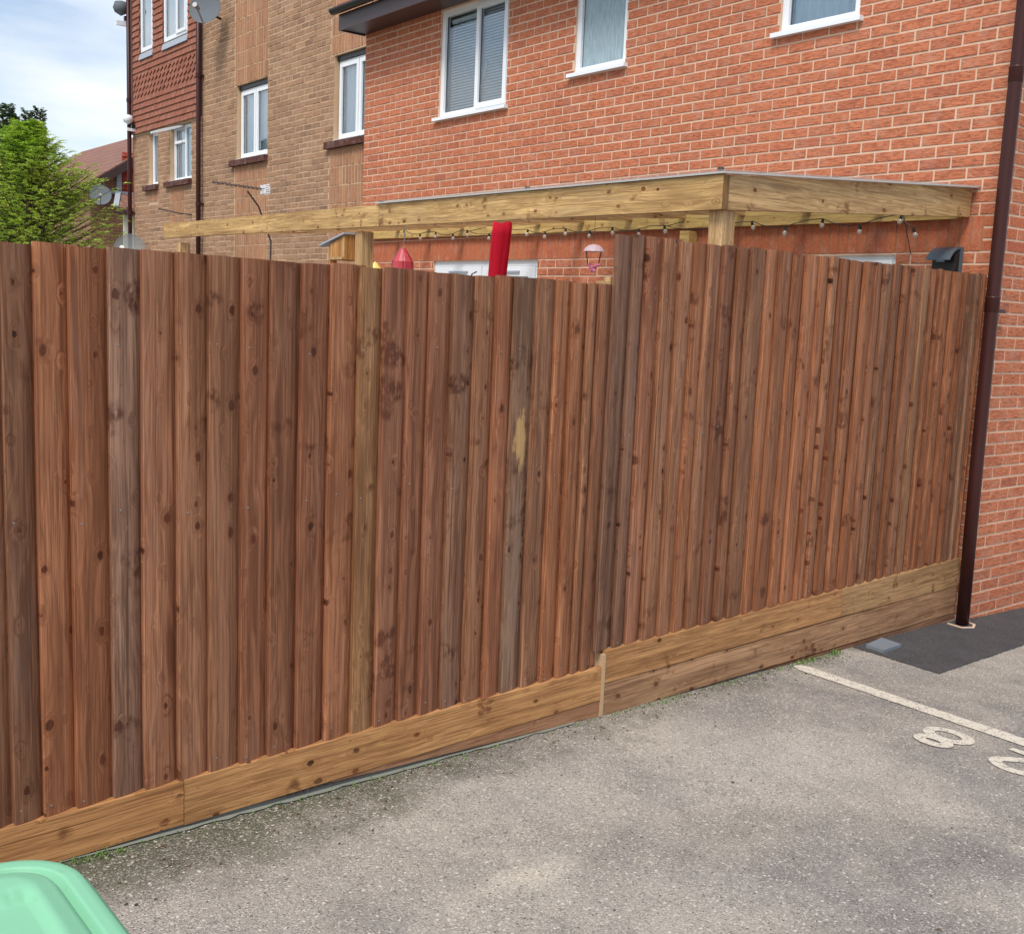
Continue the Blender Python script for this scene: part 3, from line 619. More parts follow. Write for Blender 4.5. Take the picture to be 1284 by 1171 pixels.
# ------------------------------------------------------------------ BROWN TERRACE
brn = empty('brown_brick_house', (.3, 7.7, 0)); tag(brn, 'tall brown brick house with tile hanging and brown downpipes, behind the pergola', 'house')
BX = .3
def bo(o): # keep world coordinates under an offset parent
    o.matrix_parent_inverse = brn.matrix_world.inverted(); return o
brn.location = (0, 0, 0)
bw1 = (10.79, 11.80, 3.86, 4.90); bw2 = (7.95, 8.95, 3.86, 4.89); bs1 = (14.87, 15.32, 3.72, 4.60); bs2 = (13.46, 14.36, 3.72, 4.60)
bu1 = (15.03, 15.59, 5.93, 7.0); bu2 = (13.55, 14.54, 5.93, 7.0); bt1 = (10.79, 11.8, 6.9, 7.8); bt2 = (7.95, 8.95, 6.9, 7.8)
hb = [bw1, bw2, bs1, bs2]; TZ0 = 4.62
wm = MB(); wall_sheet(wm, 'A', BX+.004, YL+.01, 16.05, -.1, 8.6, hb+[bu1, bu2], .13)
wm.quad((BX, 16.05, -.1), (9, 16.05, -.1), (9, 16.05, 8.6), (BX, 16.05, 8.6)); wm.quad((BX, YL+.01, 4.8), (9, YL+.01, 4.8), (9, YL+.01, 8.6), (BX, YL+.01, 8.6))
wm.quad((9, YL, 0), (9, 16.05, 0), (9, 16.05, 8.6), (9, YL, 8.6)); wm.quad((BX, YL, 8.6), (9, YL, 8.6), (9, 16.05, 8.6), (BX, 16.05, 8.6))
wm.quad((.5, YL+.02, 2.6), (9, YL+.02, 2.6), (9, 16, 2.6), (.5, 16, 2.6)); wm.quad((.5, YL+.02, 5.3), (9, YL+.02, 5.3), (9, 16, 5.3), (.5, 16, 5.3))
wm.build('wall', m_brown_mortar, brn)
panels = [(10.79, 11.865, 4.90, 8.6), (10.79, 11.865, 1.6, 3.77), (7.8, 9.04, 4.90, 8.6), (7.8, 9.04, 1.6, 3.77)]
small_panels = [(14.87, 15.32, 3.39, 3.66), (13.75, 14.36, 2.9, 3.62)]
PB_ = courses(YL+.01, 13.0, 1.4, 8.6, .02, hb+panels)+courses(13.0, 16.04, 1.4, TZ0, .02, hb+small_panels)
emit_bricks(PB_, brn, m_brown_brick, 300, BX, 'A', .010, CAMP, prof=.003)
PP = []
for (a, b, c, d) in panels+small_panels:
    nr = max(1, int(round((d-c)/.225))); up_ = c > 4
    z = c if up_ else d-.225*nr
    PP += soldiers(a+.006, b-.006, z, nr)
emit_bricks(PP, brn, m_brown_soldier, 240, BX, 'A', .010, CAMP, name='soldier_brick', joined='soldier_panels', prof=.003)
# hung tiles
tiles = []; z = TZ0; row = 0
while z < 8.5:
    deco = 5.20 <= z < 5.58
    yy = 13.10+(.0825 if row % 2 else 0)-.1
    while yy < 15.95:
        a, b = max(13.09, yy), min(yy+.165, 15.95)
        for p, q in sub_interval(a, b, [(h[0]-.02, h[1]+.02) for h in (bu1, bu2) if h[2]-.12 < z+.05 < h[3]]):
            if q-p > .03: tiles.append((p, q, z, deco))
        yy += .165
    z += .100; row += 1
def tile_mesh(L, deco):
    key = ('tile', round(L, 3), deco)
    if key in _bm: return _bm[key]
    mb = MB(); h = .118; e = .003
    if deco: pr = [(-L/2+e, .05), (-L/4, .012), (0, -.012), (L/4, .012), (L/2-e, .05)]
    else: pr = [(-L/2+e, 0), (L/2-e, 0)]
    pts = pr+[(L/2-e, h), (-L/2+e, h)]; n = len(pts)
    mb.v = [(-.040+ .022*(zz/h), y, zz) for y, zz in pts]+[(-.022+.016*(zz/h), y, zz) for y, zz in pts]
    mb.f = [tuple(range(n))]+[((i, i+n, (i+1) % n+n, (i+1) % n)) for i in range(n)]
    me = mb.mesh('hung_tile'); me.materials.append(m_tile); _bm[key] = me; return me
tiles.sort(key=lambda t: (0 if t[2] < 6.6 else 1, t[0]))
vs, fs = [], []
for i, (a, b, z, deco) in enumerate(tiles):
    me = tile_mesh(b-a, deco); loc = (BX+random.uniform(-.002, .002), (a+b)/2, z)
    if i < 300: inst('hung_tile', me, brn, loc)
    else:
        n = len(vs); vs += [(v_.co.x+loc[0], v_.co.y+loc[1], v_.co.z+loc[2]) for v_ in me.vertices]; fs += [tuple(q+n for q in p.vertices) for p in me.polygons]
me = bpy.data.meshes.new('tile_hanging'); me.from_pydata(vs, [], fs); me.materials.append(m_tile); o = bpy.data.objects.new('tile_hanging', me); COL.objects.link(o); o.parent = brn; o['kind'] = 'stuff'
mb = MB(); mb.box(BX-.05, BX, 13.05, 13.09, TZ0, 8.6); mb.box(BX-.05, BX, 15.955, 16.0, TZ0, 8.6); mb.build('corner_batten', plain('batten_brown', (.16, .09, .085), .6), brn)
def bwin(y0, y1, z0, z1, lights, label, rec=.075, drop=.06, back='curtain', brick_sill=True, open_left=0):
    fr = window(brn, BX, y0+.01, y1-.01, z0+.01, z1-drop, lights, rec=rec, sill=False, back=back, label=label, t=.05)
    if brick_sill:
        yy = y0-.02; k_ = 0
        while yy < y1+.12:
            e_ = min(yy+.11, y1+.14); sm = brick_mesh(e_-yy-.004, .085, .1, m_cill, k_ % 4, 'A'); inst('sill_brick', sm, fr, (BX-.06, (yy+e_)/2, z0-.045)); yy += .11; k_ += 1
    mb = MB(); mb.box(BX-.02, BX+rec+.02, y0+.01, y1-.005, z0-.002, z0+.012); mb.build('sill', m_upvc, fr)
    mb = MB(); mb.box(BX+.5, BX+.52, y0-.2, y1+.2, z0-.2, z1+.2); mb.build('room_back', m_dark, fr)
    if drop > .03: mb = MB(); mb.box(BX+.045, BX+rec+.1, y0+.003, y1-.003, z1-.056, z1-.002); mb.build('head_shade_strip', m_black, fr)  # black strip added under the head to stand in for the reveal's shade
    return fr
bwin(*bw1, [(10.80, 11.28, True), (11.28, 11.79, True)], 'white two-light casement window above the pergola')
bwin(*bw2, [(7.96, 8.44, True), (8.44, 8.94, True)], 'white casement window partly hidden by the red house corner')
bwin(*bs1, [(14.88, 15.31, False)], 'narrow white window beside the left downpipe', drop=.01)
fr = bwin(*bs2, [(13.47, 13.88, False), (13.88, 14.35, False)], 'white window with a small top light propped open', drop=.01)
mb = MB(); mb.box(BX+.062, BX+.118, 13.90, 14.31, 4.32, 4.36); mb.build('transom', m_upvc, fr)
mb = MB()
def hing(y, t, off=0):  # top light swung outwards from its head
    return (BX+.05-t*.95-off*.3, y, 4.56-t*.31+off)
for (ya, yb, t0, t1) in ((13.90, 13.94, 0, .40), (14.27, 14.31, 0, .40), (13.94, 14.27, 0, .04), (13.94, 14.27, .36, .40)):
    mb.hexa([hing(ya, t0), hing(ya, t1), hing(yb, t1), hing(yb, t0), hing(ya, t0, .03), hing(ya, t1, .03), hing(yb, t1, .03), hing(yb, t0, .03)])
tl = mb.build('open_top_light', m_upvc, fr)
bwin(*bu1, [(15.04, 15.58, False)], 'narrow white upper window in the tile hanging', drop=.01, brick_sill=False, rec=-.02)
bwin(*bu2, [(13.56, 14.0, True), (14.0, 14.53, False)], 'white upper window in the tile hanging', drop=.01, brick_sill=False, rec=-.02)
for (a, b) in ((bu1[0], bu1[1]), (bu2[0], bu2[1])):
    mb = MB(); mb.hexa([(BX-.055, a-.03, 5.80), (BX-.03, a-.03, 5.80), (BX-.03, b+.03, 5.80), (BX-.055, b+.03, 5.80), (BX-.03, a-.03, 5.90), (BX, a-.03, 5.90), (BX, b+.03, 5.90), (BX-.03, b+.03, 5.90)]); mb.build('lead_apron', m_lead, brn)
for yy, nm in ((13.0, 'right'), (16.02, 'left')):
    mb = MB(); mb.tube([(BX-.075, yy, 0), (BX-.075, yy, 8.5)], .036, 12); p_ = mb.build('downpipe', m_brownpipe, brn, True)
    for z in (2.2, 3.3, 5.2, 6.9):
        mb = MB(); mb.lathe([(.037, -.03), (.045, -.03), (.045, .03), (.037, .03)], 12, (BX-.075, yy, z)); mb.box(BX-.05, BX, yy-.04, yy+.04, z-.012, z+.012); mb.build('pipe_clip', m_brownpipe, p_)
mb = MB(); mb.box(-.1, 9.2, YL+.02, 16.3, 8.61, 8.75); mb.build('roof', m_tile, brn)

# ------------------------------------------------------------------ FAR GABLED HOUSE
gh = empty('gabled_brick_house', (0, 0, 0)); tag(gh, 'distant low brick house with brown tiled roof, seen between the tree and brown house', 'house')
def brick_tex(name, c1, c2, mort, bw=.225, rh=.075, rot=None):
    k = NM(name); v = k.coords('Object', rot=rot or (R(90), 0, 0)); t = k.n.new('ShaderNodeTexBrick'); k.l.new(v, t.inputs[0])
    t.inputs['Scale'].default_value = 1; t.inputs['Brick Width'].default_value = bw; t.inputs['Row Height'].default_value = rh; t.inputs['Mortar Size'].default_value = .008
    t.inputs['Color1'].default_value = (*c1, 1); t.inputs['Color2'].default_value = (*c2, 1); t.inputs['Mortar'].default_value = (*mort, 1)
    n = k.noise(k.coords('Object'), 8, 4, .6); k.col(k.mix(k.math('MULTIPLY', n, .5), t.outputs[0], tuple(x*.6 for x in c1))).rough(.9); k.bump(t.outputs['Fac'], .4, .01).node; return k.m
m_far = brick_tex('far_brick', (.32, .16, .085), (.25, .12, .07), (.38, .27, .18))
GY = 24.0
wm = MB()   # gable wall facing the camera side
wm.v += [(2.05, GY, 0), (7.2, GY, 0), (7.2, GY, 4.55), (4.65, GY, 6.15), (2.05, GY, 4.42)]; wm.f.append((0, 1, 2, 3, 4))
wm.quad((2.05, GY, 0), (2.05, GY+9, 0), (2.05, GY+9, 4.42), (2.05, GY, 4.42)); wm.quad((7.2, GY, 0), (7.2, GY+9, 0), (7.2, GY+9, 4.42), (7.2, GY, 4.42))
wm.build('wall', m_far, gh)
def roofz(x): return 4.50+(x-2.05)*.665
k = NM('far_roof_tile'); v = k.coords('Object', (1, 1, 1)); t = k.n.new('ShaderNodeTexBrick'); mpn = k.coords('Object', rot=(0, 0, R(90))); k.l.new(mpn, t.inputs[0])
t.inputs['Scale'].default_value = 1; t.inputs['Brick Width'].default_value = .3; t.inputs['Row Height'].default_value = .26; t.inputs['Mortar Size'].default_value = .02
t.inputs['Color1'].default_value = (.25, .105, .07, 1); t.inputs['Color2'].default_value = (.19, .08, .055, 1); t.inputs['Mortar'].default_value = (.06, .03, .03, 1)
n = k.noise(v, 2.5, 5, .6); k.col(k.mix(k.math('MULTIPLY', n, .5), t.outputs[0], (.30, .17, .12))).rough(.9); m_farroof = k.m
rm = MB(); rm.hexa([(1.75, GY-.25, roofz(1.75)), (4.65, GY-.25, roofz(4.65)), (4.65, GY+9, roofz(4.65)), (1.75, GY+9, roofz(1.75)), (1.75, GY-.25, roofz(1.75)+.09), (4.65, GY-.25, roofz(4.65)+.09), (4.65, GY+9, roofz(4.65)+.09), (1.75, GY+9, roofz(1.75)+.09)])
rm.hexa([(4.65, GY-.25, roofz(4.65)), (7.5, GY-.25, roofz(1.8)), (7.5, GY+9, roofz(1.8)), (4.65, GY+9, roofz(4.65)), (4.65, GY-.25, roofz(4.65)+.09), (7.5, GY-.25, roofz(1.8)+.09), (7.5, GY+9, roofz(1.8)+.09), (4.65, GY+9, roofz(4.65)+.09)])
rm.build('roof', m_farroof, gh)
mb = MB(); mb.hexa([(1.75, GY-.29, roofz(1.75)-.16), (4.65, GY-.29, roofz(4.65)-.16), (4.65, GY-.252, roofz(4.65)-.16), (1.75, GY-.252, roofz(1.75)-.16), (1.75, GY-.29, roofz(1.75)+.06), (4.65, GY-.29, roofz(4.65)+.06), (4.65, GY-.252, roofz(4.65)+.06), (1.75, GY-.252, roofz(1.75)+.06)]); mb.build('bargeboard', m_fascia, gh)
mb = MB(); mb.box(2.68, 2.80, GY-.05, GY-.004, 4.15, 4.96); mb.build('lead_flashing', m_lead, gh)
z = 4.12; vs = MB()
while z < 5.3:
    vs.hexa([(2.82, GY-.05, z), (3.6, GY-.05, z), (3.6, GY-.01, z), (2.82, GY-.01, z), (2.82, GY-.025, z+.1), (3.6, GY-.025, z+.1), (3.6, GY-.01, z+.1), (2.82, GY-.01, z+.1)]); z += .1
vs.build('tile_hanging', brick_mat('far_red_tile', (.34, .055, .03), (.30, .05, .03), (.25, .04, .03), streak=False), gh, kind='stuff')
mb = MB(); mb.hexa([(2.35, GY-1.0, 3.86), (3.9, GY-1.0, 3.86), (3.9, GY-.01, 4.30), (2.75, GY-.01, 4.30), (2.35, GY-1.0, 3.93), (3.9, GY-1.0, 3.93), (3.9, GY-.01, 4.37), (2.75, GY-.01, 4.37)]); mb.build('porch_roof', m_farroof, gh)
mb = MB(); mb.bar((2.33, GY-1.0, 3.93), (2.72, GY-.04, 4.38), .12, .03); mb.box(2.5, 3.9, GY-.12, GY-.011, 4.30, 4.37); mb.build('lead_flashing', m_lead, gh)
mb = MB(); mb.box(2.37, 3.9, GY-1.03, GY-1.003, 3.76, 3.86); mb.build('fascia', m_fascia, gh)
mb = MB(); mb.box(2.55, 3.9, GY-.9, GY-.84, 2.0, 3.82)
for i in range(6): mb.box(2.60+.21*i, 2.61+.21*i, GY-.91, GY-.901, 2.0, 3.80)
mb.build('porch_door', m_cream, gh)

# ------------------------------------------------------------------ FENCE
KF = math.atan(.0623); FL = empty('wooden_fence', (-.04, fy(-.04), 0), KF)
tag(FL, 'tall brown featheredge board fence with a step up at its middle, across the picture', 'fence')
cK = math.cos(KF)
def fl(x): return (x+.04)/cK          # world X on the fence face -> local x
BLK = [-6.55, -6.45, -6.345, -6.24, -6.135, -6.03, -5.925, -5.823, -5.738, -5.642, -5.53, -5.432, -5.322, -5.218, -5.107, -5.004, -4.896, -4.784, -4.672, -4.57, -4.465, -4.366, -4.263, -4.151, -4.05, -3.956, -3.847, -3.74, -3.646, -3.555, -3.496, -3.429]
BRK = [-3.412, -3.3, -3.215, -3.109, -2.996, -2.891, -2.794, -2.683, -2.575, -2.482, -2.348, -2.249, -2.121, -2.016, -1.887, -1.79, -1.701, -1.586, -1.467, -1.361, -1.261, -1.159, -1.045, -.956, -.837, -.725, -.65, -.581, -.462, -.33, -.258, -.17, -.088]
tints_std = [(0.334, 0.147, 0.075), (0.291, 0.132, 0.071), (0.362, 0.158, 0.078), (0.263, 0.120, 0.068), (0.320, 0.150, 0.084), (0.341, 0.168, 0.093), (0.305, 0.128, 0.063)]
special = {-5.823: (0.275, 0.134, 0.076), -5.738: (0.357, 0.156, 0.078), -5.642: (0.342, 0.143, 0.070), -5.53: (0.263, 0.151, 0.103), -5.432: (0.314, 0.146, 0.081), -5.322: (0.349, 0.167, 0.091), -5.218: (0.342, 0.167, 0.093), -5.107: (0.302, 0.132, 0.070), -5.004: (0.302, 0.134, 0.073), -4.896: (0.291, 0.126, 0.068), -4.784: (0.361, 0.161, 0.083), -4.672: (0.295, 0.159, 0.076), -4.57: (0.310, 0.146, 0.086), -4.465: (0.322, 0.145, 0.081), -4.366: (0.322, 0.146, 0.085), -4.263: (0.279, 0.145, 0.089), -4.05: (0.314, 0.134, 0.071), -3.956: (0.275, 0.167, 0.109), -3.847: (0.275, 0.140, 0.081), -3.412: (0.252, 0.137, 0.090), -3.3: (0.256, 0.137, 0.088), -3.215: (0.338, 0.151, 0.085), -2.482: (0.302, 0.151, 0.085), -1.261: (0.302, 0.155, 0.091), -.837: (0.302, 0.163, 0.086), -.258: (0.263, 0.134, 0.081), -.17: (0.271, 0.146, 0.089)}
labels = {-5.53: 'weathered grey-brown board', -3.956: 'grey board with a yellow scuff', -4.672: 'olive stained board', -3.412: 'weathered grey board at the step', -3.3: 'weathered grey board'}
def featherboard(xa, xb, z0, z1, rr):
    """thick edge on the left, thin edge tucked under the next board"""
    mb = MB(); L = z1-z0; n = 9; wv = rr.uniform(.0, .0018); ph = rr.uniform(0, 6); wr = rr.uniform(-.0025, .0025)
    e = .0022; xt = xb-xa+.036
    cup = rr.uniform(.5, 1.25); prof = lambda d: [(0.0015, .0265), (0, .002+e), (e, .002), (xw*.27, .0032), (xw*.50, .0065+.001*cup), (xw*.72, .0105+.002*cup), (xw*.90, .0175+.003*cup), (xw, .024+.002*cup), (xt, .031), (xt, .038)]; xw = xb-xa
    for i in range(n):
        t = i/(n-1); zz = z0+L*t; dx = wv*math.sin(ph+t*5.5)+ (0 if i else 0); dy = wr*math.sin(t*3.0+ph)
        for j_, (px_, py_) in enumerate(prof(t)): mb.v.append((px_+dx, py_+dy+.002, zz+(rr_top*(px_/xt-.5) if i == n-1 else 0)))
    m_ = 10
    for i in range(n-1):
        for j_ in range(m_):
            a = i*m_+j_; b = i*m_+(j_+1) % m_; mb.f.append((a, b, b+m_, a+m_))
    mb.f.append(tuple(range(m_))[::-1]); mb.f.append(tuple((n-1)*m_+j_ for j_ in range(m_)))
    return mb
nail = MB()
def nails(x, zs):
    for z in zs:
        if random.random() < .42: continue
        z += random.uniform(-.018, .018); x += random.uniform(-.004, .006)
        nail.lathe([(.0001, -.001), (.0032, -.0004), (.0032, .003)], 6, (x, .004, z), Matrix.Rotation(R(90), 4, 'X') @ Matrix.Scale(-1, 4, (0, 0, 1)))
for ks, ztop, zb, endx in ((BLK, 1.982, .330, None), (BRK, 2.192, .4005, -.045)):
    for i, x in enumerate(ks[:-1] if endx is None else ks):
        xn = ks[i+1] if i+1 < len(ks) else endx
        if endx is None and i == len(ks)-2: xn = -3.418
        rr = random.Random(int(abs(x)*1000)); rr_top = rr.uniform(-.004, .004)
        zt = ztop+rr.uniform(-.005, .005); zt += (.010*(x+3.4)/3.4 if endx is not None else -.004*(x+3.4)/2.4)
        zg_ = zb+(.010*(x+3.4)/3.4 if endx is not None else 0)
        mbd = featherboard(fl(x), fl(xn), 0, zt-zg_-.001, rr)
        o = mbd.build('board', m_fence_scuff if x == -3.956 else m_fence, FL, label=labels.get(x)); o.location = (fl(x), 0, zg_+.001)
        o.rotation_euler = (rr.uniform(-.002, .002), rr.uniform(-.0022, .0022), rr.uniform(-.02, .02))
        c = special.get(x) or rr.choice(tints_std); f_ = rr.uniform(.82, 1.14); o.color = (c[0]*f_, c[1]*f_, c[2]*f_, 1)
        nails(fl(x)+.022, (zg_+.03, (zt+zg_)/2+.05, zt-.28))
nail.build('nails', m_steel, FL, kind='stuff')
# scuff of bare yellow wood on one board
GT = [(.30, .150, .058), (.31, .165, .068), (.34, .175, .062)]
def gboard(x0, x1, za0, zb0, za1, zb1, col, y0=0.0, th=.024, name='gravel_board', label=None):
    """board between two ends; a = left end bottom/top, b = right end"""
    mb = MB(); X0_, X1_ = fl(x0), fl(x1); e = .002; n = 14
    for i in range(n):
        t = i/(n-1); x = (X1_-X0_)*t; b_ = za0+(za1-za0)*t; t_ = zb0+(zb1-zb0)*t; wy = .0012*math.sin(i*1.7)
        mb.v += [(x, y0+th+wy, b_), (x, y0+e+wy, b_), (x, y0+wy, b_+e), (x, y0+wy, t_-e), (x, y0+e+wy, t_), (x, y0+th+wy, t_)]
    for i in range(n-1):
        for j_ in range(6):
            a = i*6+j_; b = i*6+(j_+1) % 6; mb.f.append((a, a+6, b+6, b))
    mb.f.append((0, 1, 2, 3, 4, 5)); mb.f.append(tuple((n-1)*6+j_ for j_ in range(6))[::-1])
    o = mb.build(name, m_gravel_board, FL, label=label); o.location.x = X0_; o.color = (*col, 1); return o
gboard(-6.62, -5.3095, .182, .3295, .182, .3295, (.47, .245, .10))
gboard(-5.307, -3.372, .178, .331, .178, .331, (.50, .275, .115))
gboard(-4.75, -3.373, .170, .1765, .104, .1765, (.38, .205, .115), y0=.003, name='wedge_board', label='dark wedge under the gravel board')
gboard(-3.352, -1.436, .2505, .4005, .2445, .404, (.43, .235, .10), y0=-.002, label='orange-brown streaked gravel board')
gboard(-1.432, -.045, .2445, .404, .228, .411, (.42, .26, .125), y0=-.002)
gboard(-3.352, -.050, .100, .2495, .050, .2275, (.38, .225, .125), y0=.0)
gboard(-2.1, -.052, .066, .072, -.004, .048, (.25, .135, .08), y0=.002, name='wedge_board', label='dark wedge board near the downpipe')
mb = MB(); mb.box(fl(-3.372)+.001, fl(-3.352)-.001, -.004, .05, .085, .385); mb.build('cover_strip', plain('pale_cut_wood', (.48, .33, .19), .7), FL)
# rails and posts behind the boards
for x in (-6.3, -4.9, -3.30, -1.7, -.14):
    mb = MB(); mb.box(fl(x)-.05, fl(x)+.05, .084, .174, 0 if x > -3 else .1, 1.93 if x < -3.4 else 2.0); mb.build('post', m_perg_z, FL)
for z, xa, xb in ((.55, -6.6, -3.4), (1.2, -6.6, -3.4), (1.75, -6.6, -3.4), (.6, -3.4, -.06), (1.3, -3.4, -.06), (1.98, -3.4, -.06)):
    mb = MB(); mb.box(fl(xa), fl(xb), .044, .082, z-.035, z+.035); mb.build('rail', m_perg_x, FL)
mb = MB(); mb.box(fl(-3.34), fl(-3.258), .04, .062, 1.6, 2.055); mb.build('capping_block', wood_board('grey_offcut', tint=(.17, .12, .08, 1), knots=False), FL, label='dark offcut behind the step in the fence')
mb = MB(); mb.box(fl(-3.256), fl(-3.205), .035, .085, 1.5, 2.06); mb.build('batten', m_perg_z, FL, label='pale batten behind the step in the fence')

# ------------------------------------------------------------------ PERGOLA
pg = empty('pergola', (-2.35, .25, 0)); pg.location = (0, 0, 0); tag(pg, 'pale timber lean-to pergola against the red house wall behind the fence', 'pergola')
def beamY(x0, x1, ya, yb, za, ta, zb, tb, mat, name, label=None):
    mb = MB(); mb.hexa([(x0, ya, za), (x1, ya, za), (x1, yb, zb), (x0, yb, zb), (x0, ya, ta), (x1, ya, ta), (x1, yb, tb), (x0, yb, tb)]); return mb.build(name, mat, pg, label=label)
beamY(-2.372, -2.327, .203, 3.43, 2.398, 2.566, 2.426, 2.579, m_perg_y, 'front_beam')
beamY(-2.372, -2.327, 3.434, 7.60, 2.426, 2.579, 2.455, 2.594, m_perg_y, 'front_beam')
mb = MB(); mb.hexa([(-2.325, .212, 2.399), (-.02, .222, 2.560), (-.02, .267, 2.560), (-2.325, .257, 2.399), (-2.325, .212, 2.569), (-.02, .222, 2.735), (-.02, .267, 2.735), (-2.325, .257, 2.569)]); mb.build('end_beam', m_perg_x, pg)
beamY(-.048, -.004, .285, 7.41, 2.548, 2.70, 2.605, 2.76, m_ledger, 'ledger')
for yc, wd, x in ((.275, .092, -2.28), (3.765, .10, -2.29), (7.29, .10, -2.29)):
    mb = MB(); mb.box(x-wd/2, x+wd/2, yc-wd/2, yc+wd/2, gz(-2.3), 2.40); mb.build('post', m_perg_z, pg)
mb = MB(); mb.box(-.105, -.010, 2.50, 2.60, 0, 2.54)
mb.build('post', m_ledger, pg)
y = .80
while y < 7.4:
    z1_ = 2.60+.055*y/7.4
    mb = MB(); mb.hexa([(-2.326, y, 2.475), (-.05, y, z1_+.025), (-.05, y+.045, z1_+.025), (-2.326, y+.045, 2.475), (-2.326, y, 2.555), (-.05, y, z1_+.105), (-.05, y+.045, z1_+.105), (-2.326, y+.045, 2.555)]); mb.build('rafter', m_perg_x, pg); y += .6
mb = MB(); mb.hexa([(-2.40, .17, 2.577), (-.006, .17, 2.742), (-.006, 3.45, 2.755), (-2.40, 3.45, 2.590), (-2.40, .17, 2.585), (-.006, .17, 2.750), (-.006, 3.45, 2.763), (-2.40, 3.45, 2.598)]); mb.build('roof_sheet', m_poly, pg)
for yv in (.235, 1.75, 3.42):
    mb = MB(); mb.lathe([(.0001, .016), (.016, .014), (.018, .0)], 8, (-2.36, yv, 2.588)); mb.build('fixing_cap', m_rust, pg)
mb = MB(); mb.box(-2.3715, -2.3275, .2005, .2028, 2.399, 2.5655); mb.build('end_grain', wood_board('dark_end_grain', tint=(.26, .155, .06, 1), wear=.1), pg)
mb = MB(); mb.hexa([(-2.385, .185, 2.570), (-2.345, .185, 2.570), (-2.345, 3.46, 2.584), (-2.385, 3.46, 2.584), (-2.385, .185, 2.579), (-2.345, .185, 2.579), (-2.345, 3.46, 2.593), (-2.385, 3.46, 2.593)])
mb.hexa([(-2.344, .185, 2.572), (-.004, .192, 2.737), (-.004, .232, 2.737), (-2.344, .225, 2.572), (-2.344, .185, 2.581), (-.004, .192, 2.746), (-.004, .232, 2.746), (-2.344, .225, 2.581)]); mb.build('edge_flashing', m_shed, pg)
# festoon lights
sl = empty('festoon_lights', (0, 0, 0)); tag(sl, 'string of clear bulbs hung under the pergola ledger', 'string lights')
bpos = [(6.316, 2.622), (6.013, 2.573), (5.74, 2.582), (5.434, 2.558), (5.196, 2.582), (4.849, 2.542), (4.28, 2.562), (4.033, 2.534), (3.756, 2.553), (3.448, 2.524), (3.168, 2.542), (2.862, 2.52), (2.575, 2.535), (2.1, 2.50), (1.711, 2.536), (1.425, 2.488), (1.118, 2.531), (.821, 2.479), (.529, 2.534), (.42, 2.447)]
bulb_me = MB().lathe([(.0001, -.036), (.010, -.034), (.0185, -.022), (.020, -.012), (.015, .002), (.009, .010)], 10).mesh('bulb', True); bulb_me.materials.append(m_bulb)
cap_me = MB().lathe([(.0001, .03), (.011, .03), (.0125, .0), (.0001, 0)], 8).mesh('cap'); cap_me.materials.append(m_bulbcap)
wirep = []
for i, (y, z) in enumerate(bpos):
    b_ = inst('bulb', bulb_me, sl, (-.3, y, z-.004), rot=(random.uniform(-.25, .25), random.uniform(-.25, .25), 0)); b_.scale = (.82, .82, .82); inst('cap', cap_me, b_, (0, 0, .008))
    wirep.append(Vector((-.3, y, z+.03)))
    if i+1 < len(bpos):
        y2, z2 = bpos[i+1]
        for t in (.25, .5, .75): wirep.append(Vector((-.3, y+(y2-y)*t, z+.03+(z2-z)*t+.016*math.sin(math.pi*t)*(1 if i % 2 else -1)-.004)))
MB().tube(wirep, .0032, 5).build('cable', m_bulbcap, sl)
mb = MB()
for y, z in ((2.575, 2.56), (5.196, 2.60), (.529, 2.56), (.75, 2.6)): mb.tube([(-.3, y, z), (-.06, y+.02, z+.06)], .003, 5)
mb.tube([(-.06, .66, 2.58), (-.03, .60, 2.33)], .003, 5)
mb.build('hanging_wire', m_bulbcap, sl)

# ------------------------------------------------------------------ things in the garden
par = empty('parasol', (-1.2, 3.55, 0)); tag(par, 'closed red parasol leaning above the fence in front of the white doors', 'parasol')
mb = MB(); rings = []
nseg = 40
P0 = Vector((0, .06, 1.35)); P1 = Vector((0, -.075, 2.545))
for i in range(15):
    t = i/14; c_ = P0.lerp(P1, t); rad = .060+.018*t if t < .98 else .074
    for k_ in range(nseg):
        a = 2*math.pi*k_/nseg; rr_ = rad*(1+.06*math.sin(5*a+t*2)+.025*math.sin(11*a)); mb.v.append((c_.x+rr_*math.cos(a), c_.y+rr_*math.sin(a), c_.z+ (0.01*math.sin(3*a) if i == 14 else 0)))
for i in range(14):
    for k_ in range(nseg):
        a = i*nseg+k_; b = i*nseg+(k_+1) % nseg; mb.f.append((a, b, b+nseg, a+nseg))
mb.v.append((0, -.10, 2.535)); ci = len(mb.v)-1
for k_ in range(nseg): mb.f.append((14*nseg+k_, 14*nseg+(k_+1) % nseg, ci))
mb.build('canopy', m_red_fabric, par, True)
MB().tube([(0, .21, .04), (0, .05, 1.36)], .019, 10).build('pole', m_steel, par, True)
MB().lathe([(.0001, .09), (.03, .09), (.05, .06), (.24, .05), (.25, .0), (.0001, 0)], 20, (0, .21, .04)).build('base', m_black, par, True)
MB().tube([(-.1, .16, 1.98), (-.115, .18, 2.05), (-.11, .17, 2.14), (-.1, .12, 2.16)], .006, 6).build('tie_cord', m_rust, par)

